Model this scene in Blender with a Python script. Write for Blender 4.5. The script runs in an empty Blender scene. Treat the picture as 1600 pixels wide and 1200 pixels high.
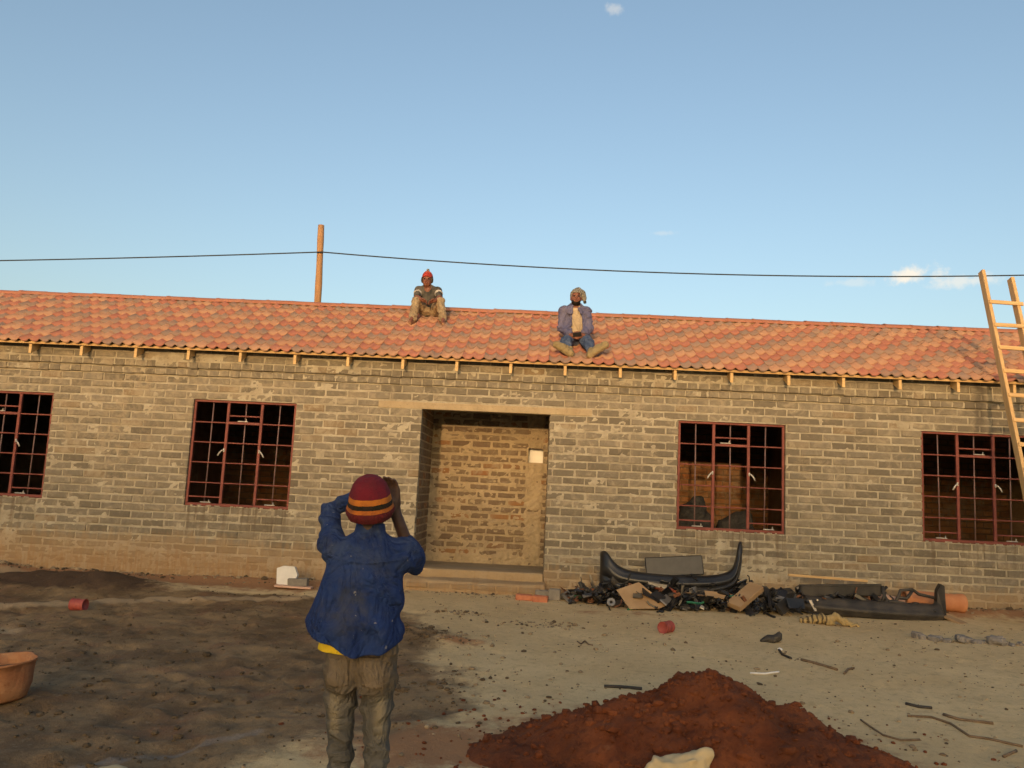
import bpy, bmesh, math, random
import numpy as np
from mathutils import Vector, Matrix

R = math.radians
random.seed(7)
rng = np.random.default_rng(7)
SC = bpy.context.scene
COL = SC.collection

# ------------------------------------------------------------------ camera
CAM = np.array([0.0, -11.49, 1.42])
CR = np.array([0.9983342, 0.03323923, 0.04715901])     # camera right
CU = np.array([-0.0424526, -0.1303286, 0.99056158])    # camera up
CF = np.array([-0.03907167, 0.99091352, 0.1287004])    # camera forward
cam_d = bpy.data.cameras.new('camera')
cam = bpy.data.objects.new('camera', cam_d)
COL.objects.link(cam)
cam.matrix_world = Matrix(((CR[0], CU[0], -CF[0], CAM[0]), (CR[1], CU[1], -CF[1], CAM[1]),
                           (CR[2], CU[2], -CF[2], CAM[2]), (0, 0, 0, 1)))
cam_d.sensor_fit = 'HORIZONTAL'
cam_d.sensor_width = 36.0
cam_d.lens = 36.0 * 1269.3 / 1600.0
cam_d.clip_start = 0.05
cam_d.clip_end = 6000
SC.camera = cam

# ------------------------------------------------------------------ light
SUN_EL, SUN_AZ = R(5.0), R(6.0)          # low sun behind the photographer, a little to the left
SKY_STRENGTH = 0.15
EXPOSURE = 1.33
W = bpy.data.worlds.new('World')
SC.world = W
W.use_nodes = True
nt = W.node_tree
nt.nodes.clear()
w_out = nt.nodes.new('ShaderNodeOutputWorld')
w_bg = nt.nodes.new('ShaderNodeBackground')
w_sky = nt.nodes.new('ShaderNodeTexSky')
w_sky.sky_type = 'NISHITA'
w_sky.sun_disc = False
w_sky.sun_elevation = SUN_EL
w_sky.sun_rotation = math.pi + SUN_AZ
w_sky.altitude = 1200
w_sky.air_density = 1.0
w_sky.dust_density = 10.0
w_sky.ozone_density = 1.0
w_bg.inputs['Strength'].default_value = SKY_STRENGTH
nt.links.new(w_bg.outputs[0], w_out.inputs[0])


def wn(t, **kw):
    n = nt.nodes.new(t)
    for k, v in kw.items():
        setattr(n, k, v)
    return n


def wmath(op, a, b=None, c=None):
    n = wn('ShaderNodeMath', operation=op)
    for i, v in enumerate((a, b, c)):
        if v is None:
            continue
        if isinstance(v, (int, float)):
            n.inputs[i].default_value = v
        else:
            nt.links.new(v, n.inputs[i])
    return n.outputs[0]


w_tc = wn('ShaderNodeTexCoord')
w_noise = wn('ShaderNodeTexNoise')
w_noise.inputs['Scale'].default_value = 55
w_noise.inputs['Detail'].default_value = 6
w_noise.inputs['Roughness'].default_value = 0.62
nt.links.new(w_tc.outputs['Generated'], w_noise.inputs['Vector'])


def wdot(vec):
    n = wn('ShaderNodeVectorMath', operation='DOT_PRODUCT')
    nt.links.new(w_tc.outputs['Generated'], n.inputs[0])
    n.inputs[1].default_value = vec
    return n.outputs['Value']


def cloud_mask(az, el, ha, he, dens):
    """small cloud at azimuth az (right of +Y) and elevation el, half sizes ha, he (radians)"""
    d = Vector((math.sin(az) * math.cos(el), math.cos(az) * math.cos(el), math.sin(el)))
    rgt = Vector((math.cos(az), -math.sin(az), 0))
    up = rgt.cross(d)
    a = wmath('DIVIDE', wdot(rgt), ha)
    b = wmath('DIVIDE', wdot(up), he)
    r2 = wmath('ADD', wmath('MULTIPLY', a, a), wmath('MULTIPLY', b, b))
    front = wmath('GREATER_THAN', wdot(d), 0.5)
    fall = wmath('SUBTRACT', 1.0, wmath('SQRT', r2))
    m = wmath('ADD', fall, wmath('MULTIPLY', wmath('SUBTRACT', w_noise.outputs['Fac'], 0.5), 2.6))
    m = wmath('MULTIPLY', m, front)
    n = wn('ShaderNodeMapRange', interpolation_type='SMOOTHSTEP')
    nt.links.new(m, n.inputs['Value'])
    n.inputs['From Min'].default_value = 0.05
    n.inputs['From Max'].default_value = 0.95
    n.inputs['To Max'].default_value = dens
    return n.outputs[0]


CLOUDS = []
for az, el, ha, he, dens in ((0.424, 0.257, 0.034, 0.0135, 0.95), (0.472, 0.246, 0.05, 0.009, 0.55),
                             (0.072, 0.563, 0.013, 0.009, 0.33), (0.141, 0.316, 0.02, 0.004, 0.2),
                             (0.36, 0.252, 0.03, 0.006, 0.25)):
    CLOUDS.append(cloud_mask(az, el, ha, he, dens))
cm = CLOUDS[0]
for c in CLOUDS[1:]:
    cm = wmath('MAXIMUM', cm, c)
w_mix = wn('ShaderNodeMix', data_type='RGBA')
nt.links.new(cm, w_mix.inputs[0])
nt.links.new(w_sky.outputs[0], w_mix.inputs[6])
w_mix.inputs[7].default_value = (2.75, 2.5, 2.1, 1)
nt.links.new(w_mix.outputs[2], w_bg.inputs['Color'])

sun_d = bpy.data.lights.new('sun', 'SUN')
sun_d.energy = 0.85
sun_d.angle = R(0.9)
sun_d.color = (1.0, 0.62, 0.30)
sun = bpy.data.objects.new('sun', sun_d)
COL.objects.link(sun)
sdir = Vector((math.sin(SUN_AZ) * math.cos(SUN_EL), math.cos(SUN_AZ) * math.cos(SUN_EL), -math.sin(SUN_EL)))
sun.rotation_euler = sdir.to_track_quat('-Z', 'Y').to_euler()
sun.location = (-10, -60, 20)

SC.view_settings.view_transform = 'Standard'
SC.view_settings.look = 'None'
SC.view_settings.gamma = 1.0
SC.view_settings.use_curve_mapping = False
SC.view_settings.exposure = EXPOSURE
SC.render.engine = 'CYCLES'
SC.cycles.use_denoising = True
SC.cycles.adaptive_threshold = 0.02
SC.cycles.max_bounces = 6
SC.cycles.diffuse_bounces = 3
SC.cycles.glossy_bounces = 2


# ------------------------------------------------------------------ helpers
def at(px, py, Y):
    d = CF + (px - 800) / 1269.3 * CR - (py - 600) / 1269.3 * CU
    return CAM + d * (Y - CAM[1]) / d[1]


def _hash(ix, iy, iz):
    h = (ix.astype(np.int64) * 374761393 + iy.astype(np.int64) * 668265263 + iz.astype(np.int64) * 2147483647) & 0xFFFFFFFF
    h = ((h ^ (h >> 13)) * 1274126177) & 0xFFFFFFFF
    h = ((h ^ (h >> 16)) * 2246822519) & 0xFFFFFFFF
    return ((h ^ (h >> 15)) & 0xFFFFFF) / float(0xFFFFFF)


def vnoise(x, y, z=None):
    if z is None:
        z = np.zeros_like(x)
    fx, fy, fz = np.floor(x), np.floor(y), np.floor(z)
    tx, ty, tz = x - fx, y - fy, z - fz
    tx, ty, tz = (t * t * (3 - 2 * t) for t in (tx, ty, tz))
    ix, iy, iz = fx.astype(np.int64), fy.astype(np.int64), fz.astype(np.int64)
    o = 0
    for a in (0, 1):
        for b in (0, 1):
            for c in (0, 1):
                wgt = (tx if a else 1 - tx) * (ty if b else 1 - ty) * (tz if c else 1 - tz)
                o = o + wgt * _hash(ix + a, iy + b, iz + c)
    return o


def fbm(x, y, z=None, octv=4, gain=0.5):
    if z is None:
        z = np.zeros_like(x)
    s, a, t = 0, 1.0, 0
    for i in range(octv):
        s = s + a * (vnoise(x * 2 ** i + 17.3 * i, y * 2 ** i - 9.1 * i, z * 2 ** i + 3.7 * i) - 0.5)
        t += a
        a *= gain
    return s / t * 2


def sstep(a, b, x):
    t = np.clip((x - a) / (b - a), 0, 1)
    return t * t * (3 - 2 * t)


def mesh_np(name, V, F4=None, F3=None, smooth=False):
    me = bpy.data.meshes.new(name)
    V = np.asarray(V, dtype=np.float32)
    me.vertices.add(len(V))
    me.vertices.foreach_set('co', V.ravel())
    loops, starts, n = [], [], 0
    if F4 is not None and len(F4):
        F4 = np.asarray(F4, dtype=np.int32)
        loops.append(F4.ravel())
        starts.append(np.arange(len(F4)) * 4)
        n = len(F4) * 4
    if F3 is not None and len(F3):
        F3 = np.asarray(F3, dtype=np.int32)
        loops.append(F3.ravel())
        starts.append(n + np.arange(len(F3)) * 3)
    L = np.concatenate(loops)
    S = np.concatenate(starts).astype(np.int32)
    me.loops.add(len(L))
    me.loops.foreach_set('vertex_index', L)
    me.polygons.add(len(S))
    me.polygons.foreach_set('loop_start', S)
    if smooth:
        me.polygons.foreach_set('use_smooth', np.ones(len(S), dtype=bool))
    me.update(calc_edges=True)
    me.validate()
    return me


def obj(name, me, mat=None, parent=None, loc=None, rot=None):
    o = bpy.data.objects.new(name, me)
    COL.objects.link(o)
    if parent is not None:
        o.parent = parent
    if loc is not None:
        o.location = loc
    if rot is not None:
        o.rotation_euler = rot
    if mat is not None and me is not None and len(me.materials) == 0:
        me.materials.append(mat)
    return o


def empty(name, loc=(0, 0, 0), rot=(0, 0, 0)):
    o = bpy.data.objects.new(name, None)
    COL.objects.link(o)
    o.location = loc
    o.rotation_euler = rot
    o.empty_display_size = 0.1
    return o


def tag(o, label=None, cat=None, group=None, kind=None):
    if label:
        o['label'] = label
    if cat:
        o['category'] = cat
    if group:
        o['group'] = group
    if kind:
        o['kind'] = kind
    return o


class MB:
    """collects polygons; build() makes one mesh object"""

    def __init__(s):
        s.v, s.f, s.m = [], [], []

    def add(s, verts, faces, mi=0):
        b = len(s.v)
        s.v += [tuple(p) for p in verts]
        s.f += [tuple(i + b for i in q) for q in faces]
        s.m += [mi] * len(faces)
        return s

    def box(s, c, size, rot=None, bev=0.0, mi=0, jit=0.0):
        hx, hy, hz = (d / 2 for d in size)
        b = min(bev, hx * .9, hy * .9, hz * .9)
        M = rot if rot is not None else Matrix.Identity(3)
        if b <= 0:
            vs = [(x, y, z) for x in (-hx, hx) for y in (-hy, hy) for z in (-hz, hz)]
            fs = [(0, 1, 3, 2), (4, 6, 7, 5), (0, 4, 5, 1), (2, 3, 7, 6), (0, 2, 6, 4), (1, 5, 7, 3)]
        else:
            bm = bmesh.new()
            bmesh.ops.create_cube(bm, size=1)
            for v in bm.verts:
                v.co = Vector((v.co.x * hx * 2, v.co.y * hy * 2, v.co.z * hz * 2))
            bmesh.ops.bevel(bm, geom=list(bm.edges), offset=b, segments=1, affect='EDGES')
            bm.verts.ensure_lookup_table()
            vs = [tuple(v.co) for v in bm.verts]
            fs = [tuple(v.index for v in f.verts) for f in bm.faces]
            bm.free()
        out = []
        for p in vs:
            q = M @ Vector(p) + Vector(c)
            if jit:
                q += Vector((random.uniform(-jit, jit), random.uniform(-jit, jit), random.uniform(-jit, jit)))
            out.append(q)
        return s.add(out, fs, mi)

    def bar(s, p0, p1, w, d, up=(0, 0, 1), bev=0.0, mi=0):
        """rectangular bar between two points; w across, d along 'up'-ish"""
        p0, p1 = Vector(p0), Vector(p1)
        z = (p1 - p0)
        L = z.length
        z.normalize()
        x = z.cross(Vector(up))
        if x.length < 1e-5:
            x = z.cross(Vector((1, 0, 0)))
        x.normalize()
        y = z.cross(x)
        M = Matrix((x, y, z)).transposed()
        return s.box((p0 + p1) / 2, (w, d, L), M, bev, mi)

    def tube(s, pts, rad, seg=8, cap=True, mi=0):
        pts = [Vector(p) for p in pts]
        n = len(pts)
        rads = rad if isinstance(rad, (list, tuple)) else [rad] * n
        vs, fs = [], []
        prev = None
        for i in range(n):
            t = (pts[min(i + 1, n - 1)] - pts[max(i - 1, 0)])
            t.normalize()
            if prev is None:
                a = Vector((0, 0, 1)) if abs(t.z) < 0.9 else Vector((1, 0, 0))
                x = t.cross(a).normalized()
            else:
                x = (prev - t * prev.dot(t))
                x.normalize()
            prev = x
            y = t.cross(x)
            for k in range(seg):
                a = 2 * math.pi * k / seg
                vs.append(pts[i] + (x * math.cos(a) + y * math.sin(a)) * rads[i])
        for i in range(n - 1):
            for k in range(seg):
                k2 = (k + 1) % seg
                fs.append((i * seg + k, i * seg + k2, (i + 1) * seg + k2, (i + 1) * seg + k))
        if cap:
            fs.append(tuple(range(seg - 1, -1, -1)))
            fs.append(tuple((n - 1) * seg + k for k in range(seg)))
        return s.add(vs, fs, mi)

    def lathe(s, prof, seg=24, M=None, mi=0, close=False, wob=None):
        vs, fs = [], []
        n = len(prof)
        for k in range(seg):
            a = 2 * math.pi * k / seg
            for i, (r, z) in enumerate(prof):
                rr = r * (1 + (wob(a, i) if wob else 0))
                p = Vector((rr * math.cos(a), rr * math.sin(a), z))
                vs.append(M @ p if M is not None else p)
        for k in range(seg):
            k2 = (k + 1) % seg
            for i in range(n - 1):
                fs.append((k * n + i, k2 * n + i, k2 * n + i + 1, k * n + i + 1))
        return s.add(vs, fs, mi)

    def mesh(s, name, smooth=False, mats=None):
        me = bpy.data.meshes.new(name)
        me.from_pydata([tuple(v) for v in s.v], [], s.f)
        if mats:
            for m in mats:
                me.materials.append(m)
            me.polygons.foreach_set('material_index', s.m)
        if smooth:
            me.polygons.foreach_set('use_smooth', [True] * len(me.polygons))
        me.update()
        return me

    def build(s, name, mat, parent=None, smooth=False, loc=None, rot=None, mats=None):
        me = s.mesh(name, smooth, mats)
        return obj(name, me, mat if not mats else None, parent, loc, rot)


# ------------------------------------------------------------------ material toolkit
class NT:
    def __init__(s, name):
        s.m = bpy.data.materials.new(name)
        s.m.use_nodes = True
        s.t = s.m.node_tree
        s.b = s.t.nodes['Principled BSDF']
        s.b.inputs['Roughness'].default_value = 0.85
        s.b.inputs['Specular IOR Level'].default_value = 0.25

    def n(s, t, **kw):
        n = s.t.nodes.new(t)
        for k, v in kw.items():
            setattr(n, k, v)
        return n

    def put(s, sock, v):
        if v is None:
            return
        if hasattr(v, 'is_output') or isinstance(v, bpy.types.NodeSocket):
            s.t.links.new(v, sock)
        elif isinstance(v, (tuple, list)) and len(v) == 3 and sock.type == 'RGBA':
            sock.default_value = (*v, 1)
        else:
            sock.default_value = v

    def math(s, op, a, b=None, c=None, clamp=False):
        n = s.n('ShaderNodeMath', operation=op)
        n.use_clamp = clamp
        for i, v in enumerate((a, b, c)):
            s.put(n.inputs[i], v) if v is not None else None
        return n.outputs[0]

    def pos(s, kind='world'):
        if kind == 'world':
            return s.n('ShaderNodeNewGeometry').outputs['Position']
        return s.n('ShaderNodeTexCoord').outputs['Object']

    def scale(s, vec, sc):
        n = s.n('ShaderNodeMapping')
        s.put(n.inputs['Vector'], vec)
        n.inputs['Scale'].default_value = sc if isinstance(sc, (tuple, list)) else (sc, sc, sc)
        return n.outputs[0]

    def noise(s, vec, sc=5, det=4, rough=0.55, dist=0.0, out='Fac'):
        n = s.n('ShaderNodeTexNoise')
        s.put(n.inputs['Vector'], vec)
        n.inputs['Scale'].default_value = sc
        n.inputs['Detail'].default_value = det
        n.inputs['Roughness'].default_value = rough
        n.inputs['Distortion'].default_value = dist
        return n.outputs[out]

    def voro(s, vec, sc=5, out='Distance', feat='F1'):
        n = s.n('ShaderNodeTexVoronoi', feature=feat)
        s.put(n.inputs['Vector'], vec)
        n.inputs['Scale'].default_value = sc
        return n.outputs[out]

    def rng(s, v, a, b, c=0.0, d=1.0, smooth=True):
        n = s.n('ShaderNodeMapRange', interpolation_type='SMOOTHSTEP' if smooth else 'LINEAR')
        s.put(n.inputs['Value'], v)
        for k, x in (('From Min', a), ('From Max', b), ('To Min', c), ('To Max', d)):
            s.put(n.inputs[k], x)
        return n.outputs[0]

    def mix(s, f, a, b, blend='MIX'):
        n = s.n('ShaderNodeMix', data_type='RGBA', blend_type=blend)
        s.put(n.inputs[0], f)
        s.put(n.inputs[6], a)
        s.put(n.inputs[7], b)
        return n.outputs[2]

    def ramp(s, f, stops, interp='LINEAR'):
        n = s.n('ShaderNodeValToRGB')
        n.color_ramp.interpolation = interp
        e = n.color_ramp.elements
        while len(e) < len(stops):
            e.new(0.5)
        for q, (p, c) in zip(e, stops):
            q.position = p
            q.color = (*c, 1)
        s.put(n.inputs[0], f)
        return n.outputs[0]

    def sep(s, v):
        n = s.n('ShaderNodeSeparateXYZ')
        s.put(n.inputs[0], v)
        return n.outputs

    def attr(s, name):
        return s.n('ShaderNodeAttribute', attribute_name=name).outputs['Fac']

    def rand(s):
        a = s.n('ShaderNodeObjectInfo').outputs['Random']
        b = s.n('ShaderNodeNewGeometry').outputs['Random Per Island']
        return s.math('FRACT', s.math('ADD', a, b))

    def bump(s, h, strength=0.4, dist=0.01, prev=None):
        n = s.n('ShaderNodeBump')
        n.inputs['Strength'].default_value = strength
        n.inputs['Distance'].default_value = dist
        s.put(n.inputs['Height'], h)
        if prev is not None:
            s.put(n.inputs['Normal'], prev)
        return n.outputs[0]

    def done(s, col=None, rough=None, normal=None, **kw):
        if col is not None:
            s.put(s.b.inputs['Base Color'], col)
        if rough is not None:
            s.put(s.b.inputs['Roughness'], rough)
        if normal is not None:
            s.put(s.b.inputs['Normal'], normal)
        for k, v in kw.items():
            s.put(s.b.inputs[k.replace('_', ' ')], v)
        return s.m


def simple_mat(name, c0, c1, sc=8, rough=0.8, bump=0.2, bsc=60, spec=0.25, kind='obj', dist=0.004, metal=0.0):
    n = NT(name)
    p = n.pos(kind)
    f = n.noise(p, sc, 5, 0.6)
    f = n.rng(f, 0.3, 0.7)
    c = n.mix(f, c0, c1)
    r = n.rand()
    c = n.mix(n.math('MULTIPLY', r, 0.25), c, tuple(x * 0.6 for x in c0))
    h = n.noise(p, bsc, 4, 0.65)
    n.b.inputs['Specular IOR Level'].default_value = spec
    n.b.inputs['Metallic'].default_value = metal
    return n.done(c, rough, n.bump(h, bump, dist))


MORTAR_C = (0.345, 0.295, 0.21)
MUD_C = (0.24, 0.125, 0.052)


def wall_wear(n, col, low=True):
    """mortar wash, splashed red earth near the ground and damp streaks: dirt with its own shape on the masonry"""
    p = n.pos()
    x, y, z = n.sep(p)
    wash = n.rng(n.noise(p, 0.9, 3, 0.6), 0.50, 0.72)
    fine = n.rng(n.noise(p, 9, 3, 0.7), 0.42, 0.62)
    leftm = n.rng(x, -3.2, -5.2, 0.0, 0.42)
    midband = n.rng(z, 1.2, 2.4, 0.0, 1.0)
    wash = n.math('ADD', n.math('MULTIPLY', wash, 0.55), n.math('MULTIPLY', leftm, midband))
    col = n.mix(n.math('MULTIPLY', wash, fine, clamp=True), col, (0.32, 0.265, 0.18))
    if low:
        st = n.noise(n.scale(p, (7, 1, 0.9)), 1.6, 4, 0.6)
        lim = n.math('ADD', n.rng(x, -1.0, -4.5, 0.16, 0.34), n.math('MULTIPLY', n.math('SUBTRACT', st, 0.5), 0.5))
        sp = n.rng(n.math('SUBTRACT', lim, z), -0.10, 0.20)
        str2 = n.rng(n.noise(n.scale(p, (16, 1, 1.2)), 1.5, 4, 0.65), 0.35, 0.68, 0.35, 1.0)
        col = n.mix(n.math('MULTIPLY', n.math('MULTIPLY', sp, str2), 0.85), col, MUD_C)
        pl = n.rng(n.math('SUBTRACT', n.math('ADD', lim, 0.18), z), -0.12, 0.10)
        col = n.mix(n.math('MULTIPLY', pl, 0.5), col, (0.34, 0.225, 0.115))
        # dirty runs below the window sills
        runs = None
        for xa, xb in ((-8.6, -7.1), (-5.03, -3.53), (1.92, 3.41), (5.28, 6.78)):
            m_ = n.math('MULTIPLY', n.rng(x, xa - .05, xa + .05), n.rng(x, xb + .05, xb - .05))
            runs = m_ if runs is None else n.math('ADD', runs, m_)
        rz = n.math('MULTIPLY', n.rng(z, 0.35, 0.95), n.rng(z, 1.02, 0.97))
        rs = n.rng(n.noise(n.scale(p, (9, 1, 0.5)), 1.8, 3, 0.6), 0.46, 0.66, 0, 0.6)
        col = n.mix(n.math('MULTIPLY', n.math('MULTIPLY', runs, rz), rs), col, (0.12, 0.085, 0.055))
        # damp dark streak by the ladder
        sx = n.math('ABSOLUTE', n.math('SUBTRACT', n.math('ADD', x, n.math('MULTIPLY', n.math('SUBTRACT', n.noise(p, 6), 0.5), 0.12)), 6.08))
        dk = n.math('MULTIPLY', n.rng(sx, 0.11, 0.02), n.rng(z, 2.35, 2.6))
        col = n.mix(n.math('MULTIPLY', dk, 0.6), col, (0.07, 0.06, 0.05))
    return col


def brick_material(name, stops, low=True, smear=0.62):
    n = NT(name)
    p = n.pos()
    r = n.rand()
    col = n.ramp(r, stops)
    col = n.mix(n.rng(n.noise(p, 14, 3, 0.7), 0.40, 0.80, 0, 0.40), col, (0.10, 0.08, 0.06))
    # mortar smeared over the brick faces
    sm = n.rng(n.math('ADD', n.noise(p, 5.5, 4, 0.7, 0.8), n.math('MULTIPLY', r, 0.10)), smear - 0.12, smear + 0.16, 0, 0.75)
    col = n.mix(sm, col, MORTAR_C)
    col = wall_wear(n, col, low)
    h = n.noise(p, 55, 3, 0.75)
    h2 = n.voro(p, 130)
    nb = n.bump(h, 0.55, 0.008)
    nb = n.bump(h2, 0.25, 0.004, nb)
    return n.done(col, 0.93, nb)


GREYS = [(0.0, (0.148, 0.127, 0.094)), (0.3, (0.188, 0.163, 0.122)), (0.55, (0.218, 0.19, 0.144)),
         (0.8, (0.172, 0.152, 0.118)), (0.93, (0.235, 0.20, 0.145)), (1.0, (0.225, 0.165, 0.10))]
M_BRICK = brick_material('cement_brick', GREYS)
M_BRICK_IN = brick_material('inner_brick', [(0.0, (0.15, 0.105, 0.07)), (0.5, (0.20, 0.145, 0.092)), (0.86, (0.17, 0.12, 0.082)),
                                            (0.90, (0.27, 0.15, 0.07)), (1.0, (0.25, 0.12, 0.055))], low=False, smear=0.66)
M_BRICK_REAR = brick_material('rear_brick', [(0.0, (0.24, 0.11, 0.05)), (0.6, (0.34, 0.17, 0.075)), (1.0, (0.38, 0.15, 0.055))], low=False, smear=0.7)


def mortar_material(name, c0, c1, low=True):
    n = NT(name)
    p = n.pos()
    f = n.rng(n.noise(p, 3.5, 3, 0.65), 0.3, 0.7)
    col = n.mix(f, c0, c1)
    col = n.mix(n.rng(n.noise(p, 22, 3, 0.7), 0.5, 0.75, 0, 0.4), col, (0.16, 0.125, 0.085))
    col = wall_wear(n, col, low)
    nb = n.bump(n.noise(p, 40, 3, 0.75), 0.6, 0.012)
    return n.done(col, 0.95, nb)


M_MORTAR = mortar_material('mortar', (0.315, 0.275, 0.20), (0.43, 0.385, 0.29))
M_MORTAR_IN = mortar_material('inner_mortar', (0.33, 0.26, 0.165), (0.42, 0.335, 0.215), low=False)
M_MORTAR_REAR = mortar_material('rear_mortar', (0.16, 0.10, 0.055), (0.22, 0.14, 0.08), low=False)
M_RENDER = mortar_material('cement_render', (0.36, 0.275, 0.165), (0.43, 0.335, 0.21))
M_LINTEL = mortar_material('lintel_concrete', (0.34, 0.265, 0.165), (0.42, 0.335, 0.215), low=False)


def tile_material(name, c0, c1):
    n = NT(name)
    p = n.pos()
    r = n.rand()
    col = n.mix(r, c0, c1)
    col = n.mix(n.rng(n.noise(p, 5, 4, 0.7), 0.35, 0.70, 0.0, 0.55), col, (0.385, 0.20, 0.13))
    col = n.mix(n.rng(n.noise(p, 45, 4, 0.7), 0.55, 0.8, 0, 0.35), col, (0.12, 0.07, 0.05))
    # smears of wet mortar and dirt trodden across the right end of the roof
    x, y, z = n.sep(p)
    reg = n.math('MULTIPLY', n.rng(x, 4.6, 5.4), n.rng(x, 7.4, 6.4))
    d = n.rng(n.noise(n.scale(p, (1.6, 5.0, 0.0)), 2.2, 5, 0.7, 1.2), 0.60, 0.68)
    col = n.mix(n.math('MULTIPLY', n.math('MULTIPLY', reg, d), 0.75), col, (0.06, 0.042, 0.035))
    nb = n.bump(n.noise(p, 120, 4, 0.7), 0.3, 0.003)
    return n.done(col, 0.78, nb)


M_TILE = [tile_material('tile_grey', (0.235, 0.175, 0.145), (0.285, 0.21, 0.165)),
          tile_material('tile_tan', (0.40, 0.23, 0.145), (0.46, 0.275, 0.175)),
          tile_material('tile_red', (0.355, 0.14, 0.10), (0.405, 0.17, 0.12))]
M_RIDGE = tile_material('ridge_tile_red', (0.36, 0.145, 0.09), (0.42, 0.17, 0.105))


def wood_material(name, c0, c1, axis=2, sc=1.0):
    n = NT(name)
    p = n.pos('obj')
    s = [40, 40, 40]
    s[axis] = 2.0
    g = n.noise(n.scale(p, tuple(a * sc for a in s)), 1.0, 4, 0.6, 0.6)
    col = n.mix(n.rng(g, 0.3, 0.7), c0, c1)
    col = n.mix(n.rng(n.noise(p, 4, 4), 0.5, 0.8, 0, 0.4), col, tuple(x * 0.6 for x in c0))
    col = n.mix(n.math('MULTIPLY', n.rand(), 0.25), col, tuple(x * 0.7 for x in c0))
    return n.done(col, 0.8, n.bump(g, 0.25, 0.003))


M_PINE_Z = wood_material('pine_timber', (0.56, 0.36, 0.16), (0.70, 0.48, 0.24), 2)
M_PINE_X = wood_material('pine_batten', (0.56, 0.36, 0.16), (0.70, 0.48, 0.24), 0)
M_PINE_Y = wood_material('pine_rafter', (0.58, 0.38, 0.17), (0.72, 0.50, 0.25), 1)
M_POLE = wood_material('pole_wood', (0.38, 0.20, 0.095), (0.52, 0.30, 0.15), 2)


def frame_paint():
    n = NT('oxide_primer')
    p = n.pos()
    col = n.mix(n.rng(n.noise(p, 7, 5, 0.6), 0.3, 0.7), (0.15, 0.042, 0.034), (0.22, 0.065, 0.05))
    col = n.mix(n.rng(n.noise(p, 26, 5, 0.75), 0.66, 0.72, 0, 0.8), col, (0.42, 0.33, 0.22))
    return n.done(col, 0.6, n.bump(n.noise(p, 80, 3), 0.2, 0.002))


M_FRAME = frame_paint()
M_BARGREY = simple_mat('bare_steel_bar', (0.16, 0.10, 0.10), (0.23, 0.15, 0.14), 9, 0.55, 0.15)
M_HANDLE = simple_mat('galvanised_handle', (0.42, 0.40, 0.36), (0.52, 0.50, 0.46), 20, 0.4, 0.1, spec=0.5)
M_DARKWOOD = simple_mat('roof_underlay', (0.035, 0.028, 0.02), (0.05, 0.04, 0.03), 5, 0.9, 0.1)
M_CONC = simple_mat('floor_concrete', (0.27, 0.22, 0.15), (0.34, 0.28, 0.19), 4, 0.9, 0.4, 30, kind='world', dist=0.01)
M_BLACK = simple_mat('black_plastic', (0.011, 0.011, 0.012), (0.026, 0.025, 0.025), 6, 0.33, 0.15, 40, spec=0.45)
M_BLACKDUSTY = simple_mat('dusty_black_plastic', (0.018, 0.017, 0.016), (0.06, 0.05, 0.04), 5, 0.6, 0.2, 30, spec=0.4)
M_METAL = simple_mat('dirty_metal', (0.20, 0.18, 0.15), (0.34, 0.31, 0.27), 9, 0.45, 0.2, spec=0.5, metal=0.6)
M_RUST = simple_mat('rusty_metal', (0.14, 0.055, 0.025), (0.22, 0.10, 0.05), 12, 0.85, 0.4)
M_CARD = simple_mat('brown_cardboard', (0.33, 0.21, 0.11), (0.40, 0.27, 0.15), 6, 0.9, 0.15)
M_WHITE = simple_mat('white_foam', (0.66, 0.64, 0.60), (0.76, 0.74, 0.70), 7, 0.8, 0.15)
M_REDPL = simple_mat('red_plastic', (0.27, 0.05, 0.04), (0.36, 0.08, 0.06), 9, 0.6, 0.15, spec=0.4)
M_REDTUBE = simple_mat('faded_red_tube', (0.40, 0.10, 0.06), (0.50, 0.15, 0.09), 9, 0.6, 0.15)
M_CLAY = simple_mat('clay_pipe', (0.46, 0.19, 0.09), (0.58, 0.27, 0.13), 5, 0.8, 0.2)
M_PINK = simple_mat('pale_pink_pipe', (0.52, 0.32, 0.24), (0.60, 0.40, 0.30), 5, 0.7, 0.15)
M_GLASSG = simple_mat('green_glass', (0.02, 0.11, 0.05), (0.03, 0.16, 0.08), 5, 0.15, 0.0, spec=0.6)
M_REDBRICK = simple_mat('red_clay_brick', (0.42, 0.15, 0.08), (0.54, 0.21, 0.11), 14, 0.9, 0.5, 60)
M_GREYBLOCK = simple_mat('grey_block', (0.20, 0.18, 0.15), (0.27, 0.24, 0.20), 12, 0.95, 0.6, 50, dist=0.008)
M_ASPH = simple_mat('grey_rubble', (0.17, 0.155, 0.14), (0.27, 0.245, 0.22), 12, 0.95, 0.7, 40, dist=0.012)
M_CABLE = simple_mat('cable_sheath', (0.03, 0.04, 0.05), (0.05, 0.06, 0.07), 3, 0.6, 0.0)
M_PAPER = simple_mat('cream_paper', (0.44, 0.34, 0.19), (0.54, 0.43, 0.25), 5, 0.85, 0.25, 14, dist=0.02)
M_STICK = simple_mat('dry_stick', (0.13, 0.09, 0.055), (0.20, 0.14, 0.09), 14, 0.9, 0.3)


# ------------------------------------------------------------------ ground
def g_base(x, y):
    x = np.asarray(x, float)
    y = np.asarray(y, float)
    return np.clip(0.03 + 0.01 * x, -0.05, 0.10) - 0.035 * np.clip(-y, 0, 11)


def gz(x, y):
    return float(g_base(x, y))


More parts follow.
